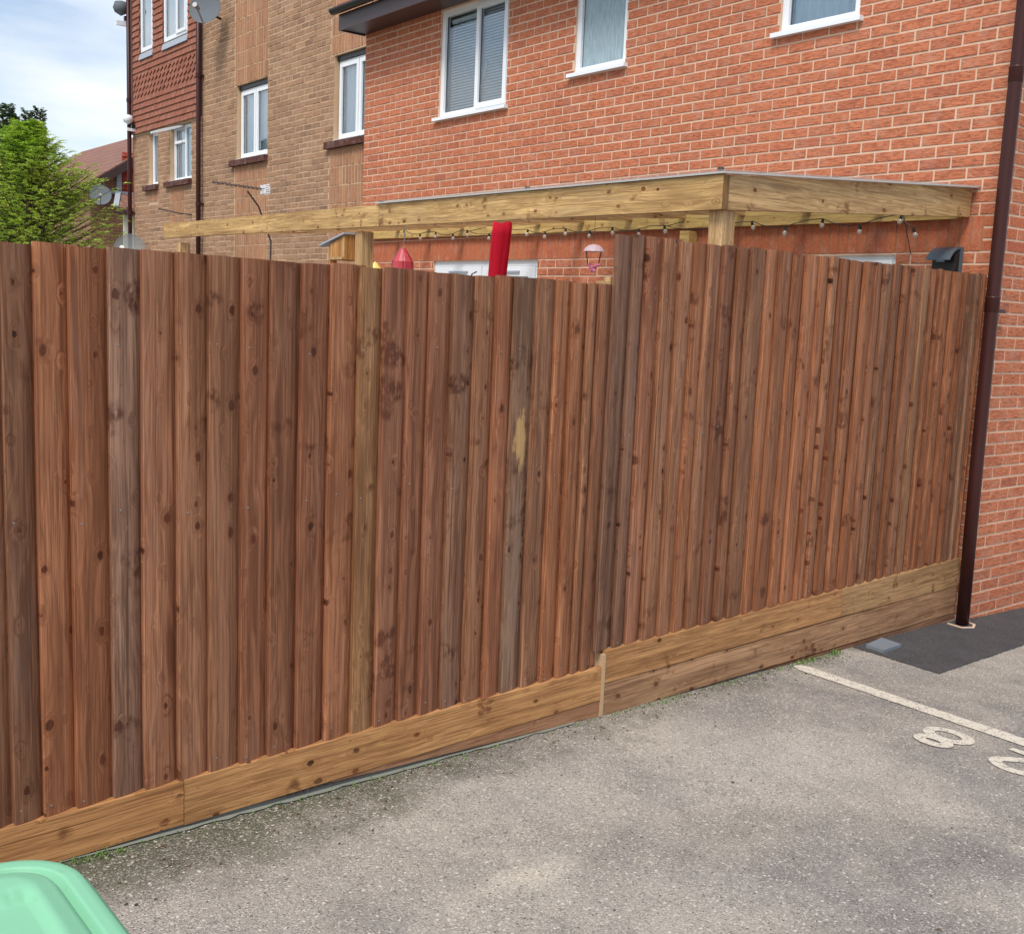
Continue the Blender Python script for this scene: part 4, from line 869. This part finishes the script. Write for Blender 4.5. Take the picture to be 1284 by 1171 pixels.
nb = empty('nest_box', (-2.33, 3.96, 2.19)); tag(nb, 'small orange wooden nest box with sloping grey roof on the pergola post', 'bird box')
mb = MB(); hx = .09
mb.hexa([(-hx, -.135, 0), (hx, -.135, 0), (hx, .10, 0), (-hx, .10, 0), (-hx, -.135, .185), (hx, -.135, .185), (hx, .10, .115), (-hx, .10, .115)]); mb.build('body', m_birdbox, nb)
mb = MB(); mb.hexa([(-.11, -.15, .188), (.11, -.15, .188), (.11, .235, .105), (-.11, .235, .105), (-.11, -.15, .20), (.11, -.15, .20), (.11, .235, .118), (-.11, .235, .118)]); mb.build('roof', m_lead, nb)
mb = MB(); mb.box(-hx-.004, -hx-.001, -.13, -.105, .004, .17); mb.box(-hx-.004, -hx-.001, -.10, .095, .002, .02); mb.build('edge_trim', m_perg_z, nb)
mb = MB(); mb.lathe([(.0001, 0), (.016, 0), (.016, .004)], 12, (0, .101, .07), Matrix.Rotation(R(-90), 4, 'X')); mb.build('entrance_hole', m_black, nb)
mb = MB(); mb.box(-.03, .03, .20, .215, -.03, .10); mb.box(-.035, .035, .13, .20, -.05, -.035); mb.build('ladder_bracket', m_birdbox, nb)
mb = MB(); mb.box(-.06, .06, -.08, .03, -.06, -.03); mb.build('feeding_tray', m_lead, nb)

fd = empty('bird_feeder', (-1.2, 4.93, 2.16)); tag(fd, 'red and pink hanging bird feeder between the nest box and doors', 'bird feeder')
MB().lathe([(.0001, 0), (.085, .0), (.10, .03), (.095, .10), (.05, .17), (.022, .215), (.0001, .215)], 10).build('body', m_redtrans, fd)
mb = MB()
for a in range(5):
    q = a*math.pi/2.5+.4; mb.tube([(.101*math.cos(q), .101*math.sin(q), .03), (.097*math.cos(q), .097*math.sin(q), .10), (.022*math.cos(q), .022*math.sin(q), .216)], .004, 5)
mb.build('rib', plain('deep_red_rib', (.30, .02, .04), .3), fd); MB().tube([(0, 0, .225), (.01, -.01, .32), (0, 0, .44)], .004, 5).build('hook', m_steel, fd)

orn = empty('hanging_ornament', (-1.2, 2.40, 2.17)); tag(orn, 'pink parachute shaped hanging ornament above the step in the fence', 'ornament')
MB().lathe([(.078, .135), (.066, .158), (.042, .178), (.0001, .188)], 14).build('canopy', m_pinkpale, orn, True)
mb = MB()
for a in (0, 1.57, 3.14, 4.71): mb.tube([(.075*math.cos(a), .075*math.sin(a), .137), (.055*math.cos(a), .055*math.sin(a), .045)], .0028, 4)
mb.tube([(0, 0, .188), (0, 0, .42)], .002, 4); mb.build('string', m_rust, orn)
mb = MB()
for a, L in ((.5, .085), (2.64, .085), (-.9, .055), (4.04, .055)):
    mb.tube([(0, 0, .018), (0, -math.cos(a)*L*.6, .018+math.sin(a)*L*.5), (0, -math.cos(a)*L, .018+math.sin(a)*L*.55)], [.017, .013, .005], 7)
mb.lathe([(.0001, -.02), (.018, -.01), (.018, .012), (.0001, .022)], 8, (0, 0, .02)); mb.build('figure', m_pink, orn, True)

yc = empty('yellow_cone', (-1.2, 5.40, 2.16)); tag(yc, 'small yellow cone ornament just showing over the fence by the bird feeder', 'ornament')
MB().lathe([(.085, 0), (.06, .04), (.03, .08), (.0001, .105)], 12).build('cone', m_yellow, yc); MB().lathe([(.0001, -2.1), (.01, -2.1), (.01, 0)], 6).build('stake', m_rust, yc)

sk = empty('outdoor_socket', (0, .30, 2.30)); tag(sk, 'dark grey weatherproof socket box with open lid on the red wall by the downpipe', 'socket')
MB().box(-.018, -.003, -.05, .135, -.115, .075).build('back_plate', m_socket, sk)
mb = MB(); prof = [(-.02, .072), (-.055, .068), (-.10, .045), (-.135, .005), (-.14, -.012), (-.133, -.012), (-.128, .0), (-.095, .036), (-.055, .057), (-.02, .060)]
n = len(prof); mb.v = [(x, -.04, z) for x, z in prof]+[(x, .125, z) for x, z in prof]; mb.f = [tuple(range(n)), tuple(range(n, 2*n))[::-1]]+[(i, (i+1) % n, (i+1) % n+n, i+n) for i in range(n)]
mb.build('lid', m_socket, sk)
MB().box(-.07, -.019, -.035, .12, -.105, .03).build('socket_face', m_black, sk)
MB().box(-.145, -.13, .0, .05, -.024, -.010).build('catch', m_socket, sk)

# satellite dishes
def dish(name, loc, normal, rad, mat, label, pole=None, group='satellite dishes'):
    e = empty(name, loc); tag(e, label, 'satellite dish', group)
    q = Vector(normal).normalized().to_track_quat('Z', 'Y').to_matrix().to_4x4()
    mb = MB(); mb.lathe([(.0001, -.10*rad), (rad*.4, -.075*rad), (rad*.8, .0), (rad*.98, .055*rad), (rad, .07*rad), (rad*1.0, .05*rad)], 32, (0, 0, 0), q); mb.build('reflector', mat, e, True)
    mb = MB(); lo = q @ Vector((0, -rad*.95, .03)); tip = q @ Vector((0, -rad*.55, rad*1.15)); mb.tube([lo, tip], .012, 8); mb.build('feed_arm', m_steel, e)
    mb = MB(); mb.tube([tip+(q.to_3x3() @ Vector((0, .0, .06))), tip-(q.to_3x3() @ Vector((0, .0, .06)))], [.035, .028], 10); mb.build('receiver', m_steel, e)
    mb = MB(); bk_ = q @ Vector((0, 0, -.05)); 
    if pole: mb.tube([bk_, bk_+(q.to_3x3() @ Vector((0, 0, -.10))), Vector(pole)-Vector(loc)], .018, 8)
    mb.build('bracket', m_black, e); return e
dish('satellite_dish', (-.02, 12.16, 5.97), (-.72, -.68, .25), .235, m_dish, 'grey satellite dish high on the brown house beside the downpipe', (.28, 12.3, 5.9))
dish('satellite_dish', (-1.0, 12.55, 2.53), (-.55, -.75, .35), .225, m_meshdish, 'grey mesh satellite dish standing low behind the fence by the tree', (-1.0, 12.75, .05))
dish('satellite_dish', (2.12, 23.45, 4.20), (-.3, -.9, .3), .25, m_dish, 'small grey satellite dish on the distant gabled house', (2.3, 24.0, 4.0))

# aerial on a leaning mast
ae = empty('tv_aerial', (-.3, 9.7, 0)); tag(ae, 'horizontal TV aerial with white end reflector above the pergola beam', 'aerial')
def pxp(u, v, X=None, Y=None):
    d = fw+r2*((u-642)/FOC)-u2*((v-585.5)/FOC); t = (X-CX)/d.x if X is not None else (Y-CY)/d.y; return Vector((CX, CY, CZ))+d*t
AY = 8.6; Pm = [Vector((-.72, AY, .06)), Vector((-.70, AY, 2.56)), Vector((-.86, AY, 2.95)), Vector((-1.0, AY, 3.11))]
ae.location = (-.72, AY, 0); off = Vector(ae.location)
boom0 = Vector((-1.42, AY, 3.17)); boom1 = Vector((-.78, AY, 3.15))
MB().tube([p-off for p in Pm], .011, 8).build('mast', m_rust, ae)
MB().tube([boom0-off, boom1-off], .007, 6).build('boom', m_steel, ae)
mb = MB()
for i in range(12):
    p = boom0.lerp(boom1, i/12)-off; mb.tube([p+Vector((0, -.10, 0)), p+Vector((0, .10, 0))], .0045, 5); mb.tube([p+Vector((0, 0, -.015)), p+Vector((0, 0, .015))], .006, 5)
mb.build('element', m_rust, ae, kind='stuff')
mb = MB()
for zz in (-.045, -.02, .005, .03, .05): mb.tube([boom1-off+Vector((.0, -.12, zz)), boom1-off+Vector((.0, .12, zz))], .006, 5)
mb.box(boom1.x-off.x-.05, boom1.x-off.x+.06, -.015, .015, boom1.z-.05, boom1.z+.045); mb.build('reflector', m_upvc, ae)
rd = empty('metal_rod', (.25, 13.9, 3.2)); tag(rd, 'thin dark metal rod on the brown wall below the propped open window', 'rod')
MB().tube([(-.14, .45, .08), (-.10, -.45, -.04)], .012, 6).build('rod', m_rust, rd); MB().tube([(-.10, -.45, -.04), (.05, -.45, -.04)], .01, 6).build('bracket', m_rust, rd)
for loc, lab, s_ in (((.26, 15.86, 4.86), 'pale round security lamp on the left corner of the brown house', 1.0), ((.26, 16.16, 6.74), 'dark and white floodlight high on the left corner of the brown house', 1.5)):
    e = empty('security_lamp', loc); tag(e, lab, 'lamp', 'corner lamps of the brown house')
    MB().lathe([(.0001, -.09*s_), (.07*s_, -.05*s_), (.09*s_, .0), (.07*s_, .06*s_), (.0001, .08*s_)], 14, (-.1, .03, 0)).build('lamp_head', m_upvc if s_ == 1 else m_dish, e, True)
    MB().box(-.06, .14, -.04, .02, -.14*s_, -.09*s_).build('bracket', m_black, e); MB().box(-.13*s_, .12, -.02, .02, -.20*s_, -.15*s_).build('housing', m_upvc, e)

# ------------------------------------------------------------------ WHEELIE BIN
bn = empty('wheelie_bin', (-6.54, -2.68, gz(-6.54))); tag(bn, 'pale green wheelie bin with closed lid in the bottom left corner', 'bin')
BW, BD = .29, .37    # half sizes of the lid
LZ = 1.045
def rr_dist(x, y, hw, hd, r_):
    qx, qy = abs(x)-(hw-r_), abs(y)-(hd-r_); return math.hypot(max(qx, 0), max(qy, 0))+min(max(qx, qy), 0)-r_
mb = MB(); NA, NR = 360, 26
def edge_pt(a, inset):
    # point on a rounded rectangle shrunk by inset, by angle
    lo, hi = 0, 1.2; dx, dy = math.cos(a), math.sin(a)
    for _ in range(30):
        m_ = (lo+hi)/2
        if rr_dist(dx*m_, dy*m_, BW, BD, .085) < -inset: lo = m_
        else: hi = m_
    return dx*lo, dy*lo
def sst(a, b, x): t = max(0, min(1, (x-a)/(b-a))); return t*t*(3-2*t)
def lid_h(x, y):
    d = -rr_dist(x, y, BW, BD, .085)
    h = .012*sst(0, .010, d)                       # rounded shoulder
    h -= .010*sst(.025, .0285, d)*(1-sst(.031, .036, d))   # groove
    h += .006*sst(.034, .060, d)
    r_ = max(abs(x)-(BW-.062), abs(y-.17)-(BD-.17-.095)); h -= .009*(1-sst(-.004, .003, r_))   # sunk panels
    r_ = max(abs(x)-(BW-.075), abs(y+.15)-.13); h -= .009*(1-sst(-.004, .003, r_))
    return h+.010*(1-(y/BD)**2)*.6
insets = [0, .002, .004, .007, .010, .016, .022, .024, .026, .028, .030, .032, .034, .037, .041, .046, .052, .058, .062, .066, .070, .074, .078, .083, .088, .093, .098, .104, .11, .12, .13, .14, .15, .16, .17, .18, .19, .20, .21, .22, .23, .24, .25, .26, .27, .28, .288]
rings_n = 0
for s_i, ins in enumerate(insets):
    for k_ in range(NA):
        a = 2*math.pi*k_/NA; x, y = edge_pt(a, min(ins, .2885)); mb.v.append((x, y, LZ+lid_h(x, y)))
mb.v.append((0, 0, LZ+lid_h(0, 0)))
for i in range(len(insets)-1):
    for k_ in range(NA):
        a = i*NA+k_; b = i*NA+(k_+1) % NA; mb.f.append((a, b, b+NA, a+NA))
lst = (len(insets)-1)*NA
for k_ in range(NA): mb.f.append((lst+k_, lst+(k_+1) % NA, len(mb.v)-1))
b0 = len(mb.v)
for (ins, dz) in ((-.004, -.012), (-.006, -.045), (.004, -.047)):
    for k_ in range(NA):
        a = 2*math.pi*k_/NA; x, y = edge_pt(a, 0); L_ = math.hypot(x, y); mb.v.append((x*(1-ins/L_), y*(1-ins/L_), LZ+dz))
for k_ in range(NA):
    j_ = (k_+1) % NA; mb.f.append((k_, b0+k_, b0+j_, j_))
    for r_ in range(2): mb.f.append((b0+r_*NA+k_, b0+(r_+1)*NA+k_, b0+(r_+1)*NA+j_, b0+r_*NA+j_))
# fine centre grid for the sunk panels replaces nothing: panels are in the height function
mb.build('lid', m_bin, bn, True)
mb = MB(); pr = [(.24, .22, .12), (.25, .235, .5), (.265, .30, .98), (.285, .335, .985), (.285, .335, 1.02)]
for hw, hd, z in pr:
    for k_ in range(32):
        a = 2*math.pi*k_/32; c_, s_ = math.cos(a), math.sin(a); p_ = 5
        q = (abs(c_)**p_+abs(s_)**p_)**(-1/p_); mb.v.append((hw*c_*q, hd*s_*q, z))
for i in range(len(pr)-1):
    for k_ in range(32): a = i*32+k_; b = i*32+(k_+1) % 32; mb.f.append((a, b, b+32, a+32))
mb.f.append(tuple(range(32))[::-1]); mb.build('body', m_bin, bn)
for sx_ in (-1, 1):
    me_ = MB().lathe([(.0001, -.025), (.10, -.025), (.10, .025), (.0001, .025)], 20, (0, 0, 0), Matrix.Rotation(R(90), 4, 'Y')).build('wheel', m_black, bn, True, loc=(sx_*.27, -.27, .10))
MB().tube([(-.2, -.385, LZ-.02), (.2, -.385, LZ-.02)], .014, 8).build('handle', m_bin, bn)
bn.rotation_euler = (0, 0, 0)

# small plate on the tarmac
pl = MB(); q = [(-1.212, -.075), (-1.222, -.195), (-1.005, -.172), (-.985, -.03)]
pl.v = [(x, y, gz(x)+.004) for x, y in q]+[(x*.999-.001*0, y, gz(x)+.022) for x, y in q]; pl.f = [(4, 5, 6, 7), (0, 1, 5, 4), (1, 2, 6, 5), (2, 3, 7, 6), (3, 0, 4, 7)]
o = pl.build('drain_cover', plain('blue_grey_slate', (.17, .20, .23), .5, scale=25)); tag(o, 'small blue-grey slate plate lying at the foot of the fence near the downpipe', 'plate')

# ------------------------------------------------------------------ weeds, debris
def gpos(x, y): return (x, y, gz(x)+.002)
k = NM('weed_green'); oi = k.n.new('ShaderNodeNewGeometry'); k.col(k.mix(oi.outputs['Random Per Island'], (.05, .13, .015), (.14, .22, .04))).rough(.6); m_weed = k.m
mb = MB(); rr = random.Random(3)
def blade(mb, x, y, h, sp, rr):
    a = rr.uniform(0, 6.28); dx, dy = math.cos(a), math.sin(a); l = rr.uniform(.2, 1)*sp; wd = rr.uniform(.0012, .003)
    b = Vector(gpos(x, y)); t = b+Vector((dx*l, dy*l, h)); m_ = (b+t)/2+Vector((0, 0, h*.2)); s_ = Vector((-dy, dx, 0))*wd
    n = len(mb.v); mb.v += [tuple(b-s_), tuple(b+s_), tuple(m_+s_), tuple(m_-s_), tuple(t)]; mb.f += [(n, n+1, n+2, n+3), (n+3, n+2, n+4)]
for cx_, nn, sp, hh in [(-1.75, 50, .06, .022), (-1.50, 60, .035, .03), (-1.62, 40, .09, .014), (-1.9, 60, .1, .018), (-2.3, 60, .2, .012), (-3.0, 50, .15, .014), (-5.62, 60, .05, .018), (-5.5, 40, .1, .010), (-4.3, 50, .25, .012), (-4.9, 40, .2, .012), (-3.5, 50, .3, .010), (-2.7, 60, .3, .012)]:
    for i in range(nn):
        x = cx_+rr.gauss(0, sp); blade(mb, x, fy(x)-.012-abs(rr.gauss(0, .022)), rr.uniform(.3, 1)*hh, .015, rr)
o = mb.build('weeds', m_weed, kind='stuff'); tag(o, 'low green weeds and moss tufts along the foot of the fence', 'weeds')
def chips(name, n, fn, mat, smin, smax, lab, cat):
    mb = MB()
    for i in range(n):
        x, y = fn(); s_ = rr.uniform(smin, smax); z = gz(x)+.003; a = rr.uniform(0, 6.28); k_ = rr.choice((4, 5, 5, 6)); b = len(mb.v); el = rr.uniform(.5, 1)
        for j_ in range(k_):
            q = a+6.283*j_/k_; r_ = s_*rr.uniform(.7, 1.15); mb.v.append((x+r_*math.cos(q), y+r_*el*math.sin(q), z))
        mb.v.append((x+rr.uniform(-.3, .3)*s_, y, z+s_*rr.uniform(.3, .7)))
        for j_ in range(k_): mb.f.append((b+j_, b+(j_+1) % k_, b+k_))
    o = mb.build(name, mat, kind='stuff'); tag(o, lab, cat)
k = NM('grit_pale'); oi = k.n.new('ShaderNodeNewGeometry'); k.col(k.mix(oi.outputs['Random Per Island'], (.18, .155, .12), (.52, .46, .38))).rough(.9); m_grit = k.m
k = NM('grit_dark'); oi = k.n.new('ShaderNodeNewGeometry'); k.col(k.mix(oi.outputs['Random Per Island'], (.03, .022, .018), (.15, .09, .05))).rough(.9); m_gritd = k.m
def near_f():
    x = rr.uniform(-6.4, -1.4); return x, fy(x)-.02-abs(rr.gauss(0, .10))*(1.6 if x < -4.6 else .8)
def left_f():
    x = rr.uniform(-6.4, -4.8); return x, fy(x)-.02-abs(rr.gauss(0, .30))
def any_f(): return rr.uniform(-6, 1.5), -rr.uniform(.1, 3.2)
chips('grit', 1100, near_f, m_grit, .0015, .0045, 'pale grit and chippings gathered along the fence foot', 'grit')
chips('grit', 420, left_f, m_grit, .0015, .006, 'pale wood chips and grit on the tarmac beside the green bin', 'grit')
chips('loose_stones', 260, any_f, m_grit, .002, .005, 'loose pale stones scattered over the car park', 'stones')
chips('leaf_litter', 240, near_f, m_gritd, .003, .008, 'dark bits of dead leaf scattered near the fence', 'leaf litter')
chips('leaf_litter', 60, any_f, m_gritd, .003, .009, 'dark specks of dead leaf scattered over the open tarmac', 'leaf litter')

# ------------------------------------------------------------------ TREES
def leafmat(name, c1, c2, c3):
    k = NM(name); g = k.n.new('ShaderNodeNewGeometry'); r_ = g.outputs['Random Per Island']
    n = k.noise(g.outputs['Position'], 2.2, 3, .6)
    c = k.mix(r_, c1, c2); c = k.mix(k.ramp(n, [(.4, 0.0), (.65, .75)]), c, c3); k.col(c).rough(.55).spec(.25)
    tl_ = k.n.new('ShaderNodeBsdfTranslucent'); k.l.new(k.mix(1.0, c, (1.0, 1.15, .5), 'MULTIPLY'), tl_.inputs[0]); mxs = k.n.new('ShaderNodeMixShader'); mxs.inputs[0].default_value = .35
    k.l.new(k.p.outputs[0], mxs.inputs[1]); k.l.new(tl_.outputs[0], mxs.inputs[2]); k.l.new(mxs.outputs[0], k.n['Material Output'].inputs[0]); return k.m
m_leaf = leafmat('bright_conifer_foliage', (.20, .36, .05), (.42, .58, .09), (.60, .64, .15))
m_leaf2 = leafmat('dark_conifer_foliage', (.10, .17, .09), (.16, .24, .14), (.20, .28, .17))
m_bark = plain('bark', (.10, .07, .05), .9, var=.3, scale=12)
def spray(mb, base, d, L, rr, dens=14, leaf=.045, droop=.25):
    """flat frond: a rib with small pointed leaflets each side"""
    d = Vector(d).normalized(); s_ = d.cross(Vector((0, 0, 1)));
    if s_.length < .1: s_ = Vector((1, 0, 0))
    s_.normalize(); u_ = s_.cross(d)
    for i in range(dens):
        t = (i+rr.random())/dens; p = base+d*L*t+Vector((0, 0, -droop*L*t*t))
        for sg in (-1, 1):
            ll = leaf*(1.25-t)*rr.uniform(.6, 1.3); q = (s_*sg*rr.uniform(.6, 1)+d*rr.uniform(.5, 1.1)+u_*rr.uniform(-.35, .35)).normalized()
            tip = p+q*ll+Vector((0, 0, -.2*ll)); wv = (q.cross(u_)+u_*rr.uniform(-.8, .8)).normalized()*ll*.22; m_ = p+q*ll*.45
            n = len(mb.v); mb.v += [tuple(p), tuple(m_+wv), tuple(tip), tuple(m_-wv)]; mb.f.append((n, n+1, n+2, n+3))
def conifer(name, loc, H, rad, mat, label, n_br, n_sp, leaf, seed, spires=None, z_low=.5, group=None):
    rr = random.Random(seed); e = empty(name, loc); tag(e, label, 'tree', group)
    mb = MB(); mb.tube([(0, 0, 0), (.03, .02, H*.45), (0, 0, H*.8), (.01, 0, H*.99)], [.11, .08, .035, .006], 10); 
    fo = MB(); lm = MB()
    for i in range(n_br):
        t = (i+rr.random())/n_br; z = z_low+(H-z_low)*t**.9; a = rr.uniform(0, 6.283)
        prof = rad(t)*rr.uniform(.62, 1.0)*(1.28 if rr.random() < .14 else 1.06)
        d = Vector((math.cos(a), math.sin(a), .30+.5*t)).normalized(); L = max(.10, prof)
        base = Vector((0, 0, z-L*.25)); tip = base+d*L
        lm.tube([base, base.lerp(tip, .6)+Vector((0, 0, -.03)), tip], [.012*(1-t)+.004, .006, .002], 4, cap=False)
        for s_i in range(n_sp):
            q = .25+.75*(s_i+rr.random())/n_sp; p = base.lerp(tip, q); sa = rr.uniform(-1.1, 1.1)
            dd = Vector((math.cos(a+sa), math.sin(a+sa), rr.uniform(-.05, .55))).normalized()
            spray(fo, p, dd, (.17+.16*(1-q))*(.55+.45*min(1, L))*(.3 if name == 'columnar_tree' else 1), rr, 8, leaf)
    fo.build('crown', mat, e, kind='stuff'); mb.build('trunk', m_bark, e, True); lm.build('limbs', m_bark, e, kind='stuff')
    return e
def rad1(t): return 1.12*(1-t**3)**.85*(1-.14*math.sin(9*t))+.05 if t < .96 else .16
conifer('conifer_tree', (-2.85, 10.72, gz(-2.85)), 3.74, rad1, m_leaf, 'bright green bushy conifer rising over the left of the fence', 700, 10, .04, 5, z_low=1.2)
# wispy leader and side shoots
for i, (px_, py_, h_, sd_) in enumerate(((-2.03, 15.2, 4.62, 11), (-1.92, 15.25, 4.66, 12), (-1.79, 15.2, 4.50, 13), (-1.67, 15.15, 4.60, 14), (-1.50, 15.1, 4.66, 15))):
    conifer('columnar_tree', (px_, py_, gz(px_)), h_, lambda t: .075*(1-t)**.4+.012, m_leaf2, ['leftmost slender dark conifer spire behind the bright tree', 'second slender dark conifer spire from the left', 'short slender dark conifer spire, third from the left', 'fourth slender dark conifer spire, darkest of the row', 'rightmost slender dark conifer spire beside the bright tree top'][i], 330, 4, .034, sd_, z_low=2.2, group='slender conifer spires behind the bright tree')
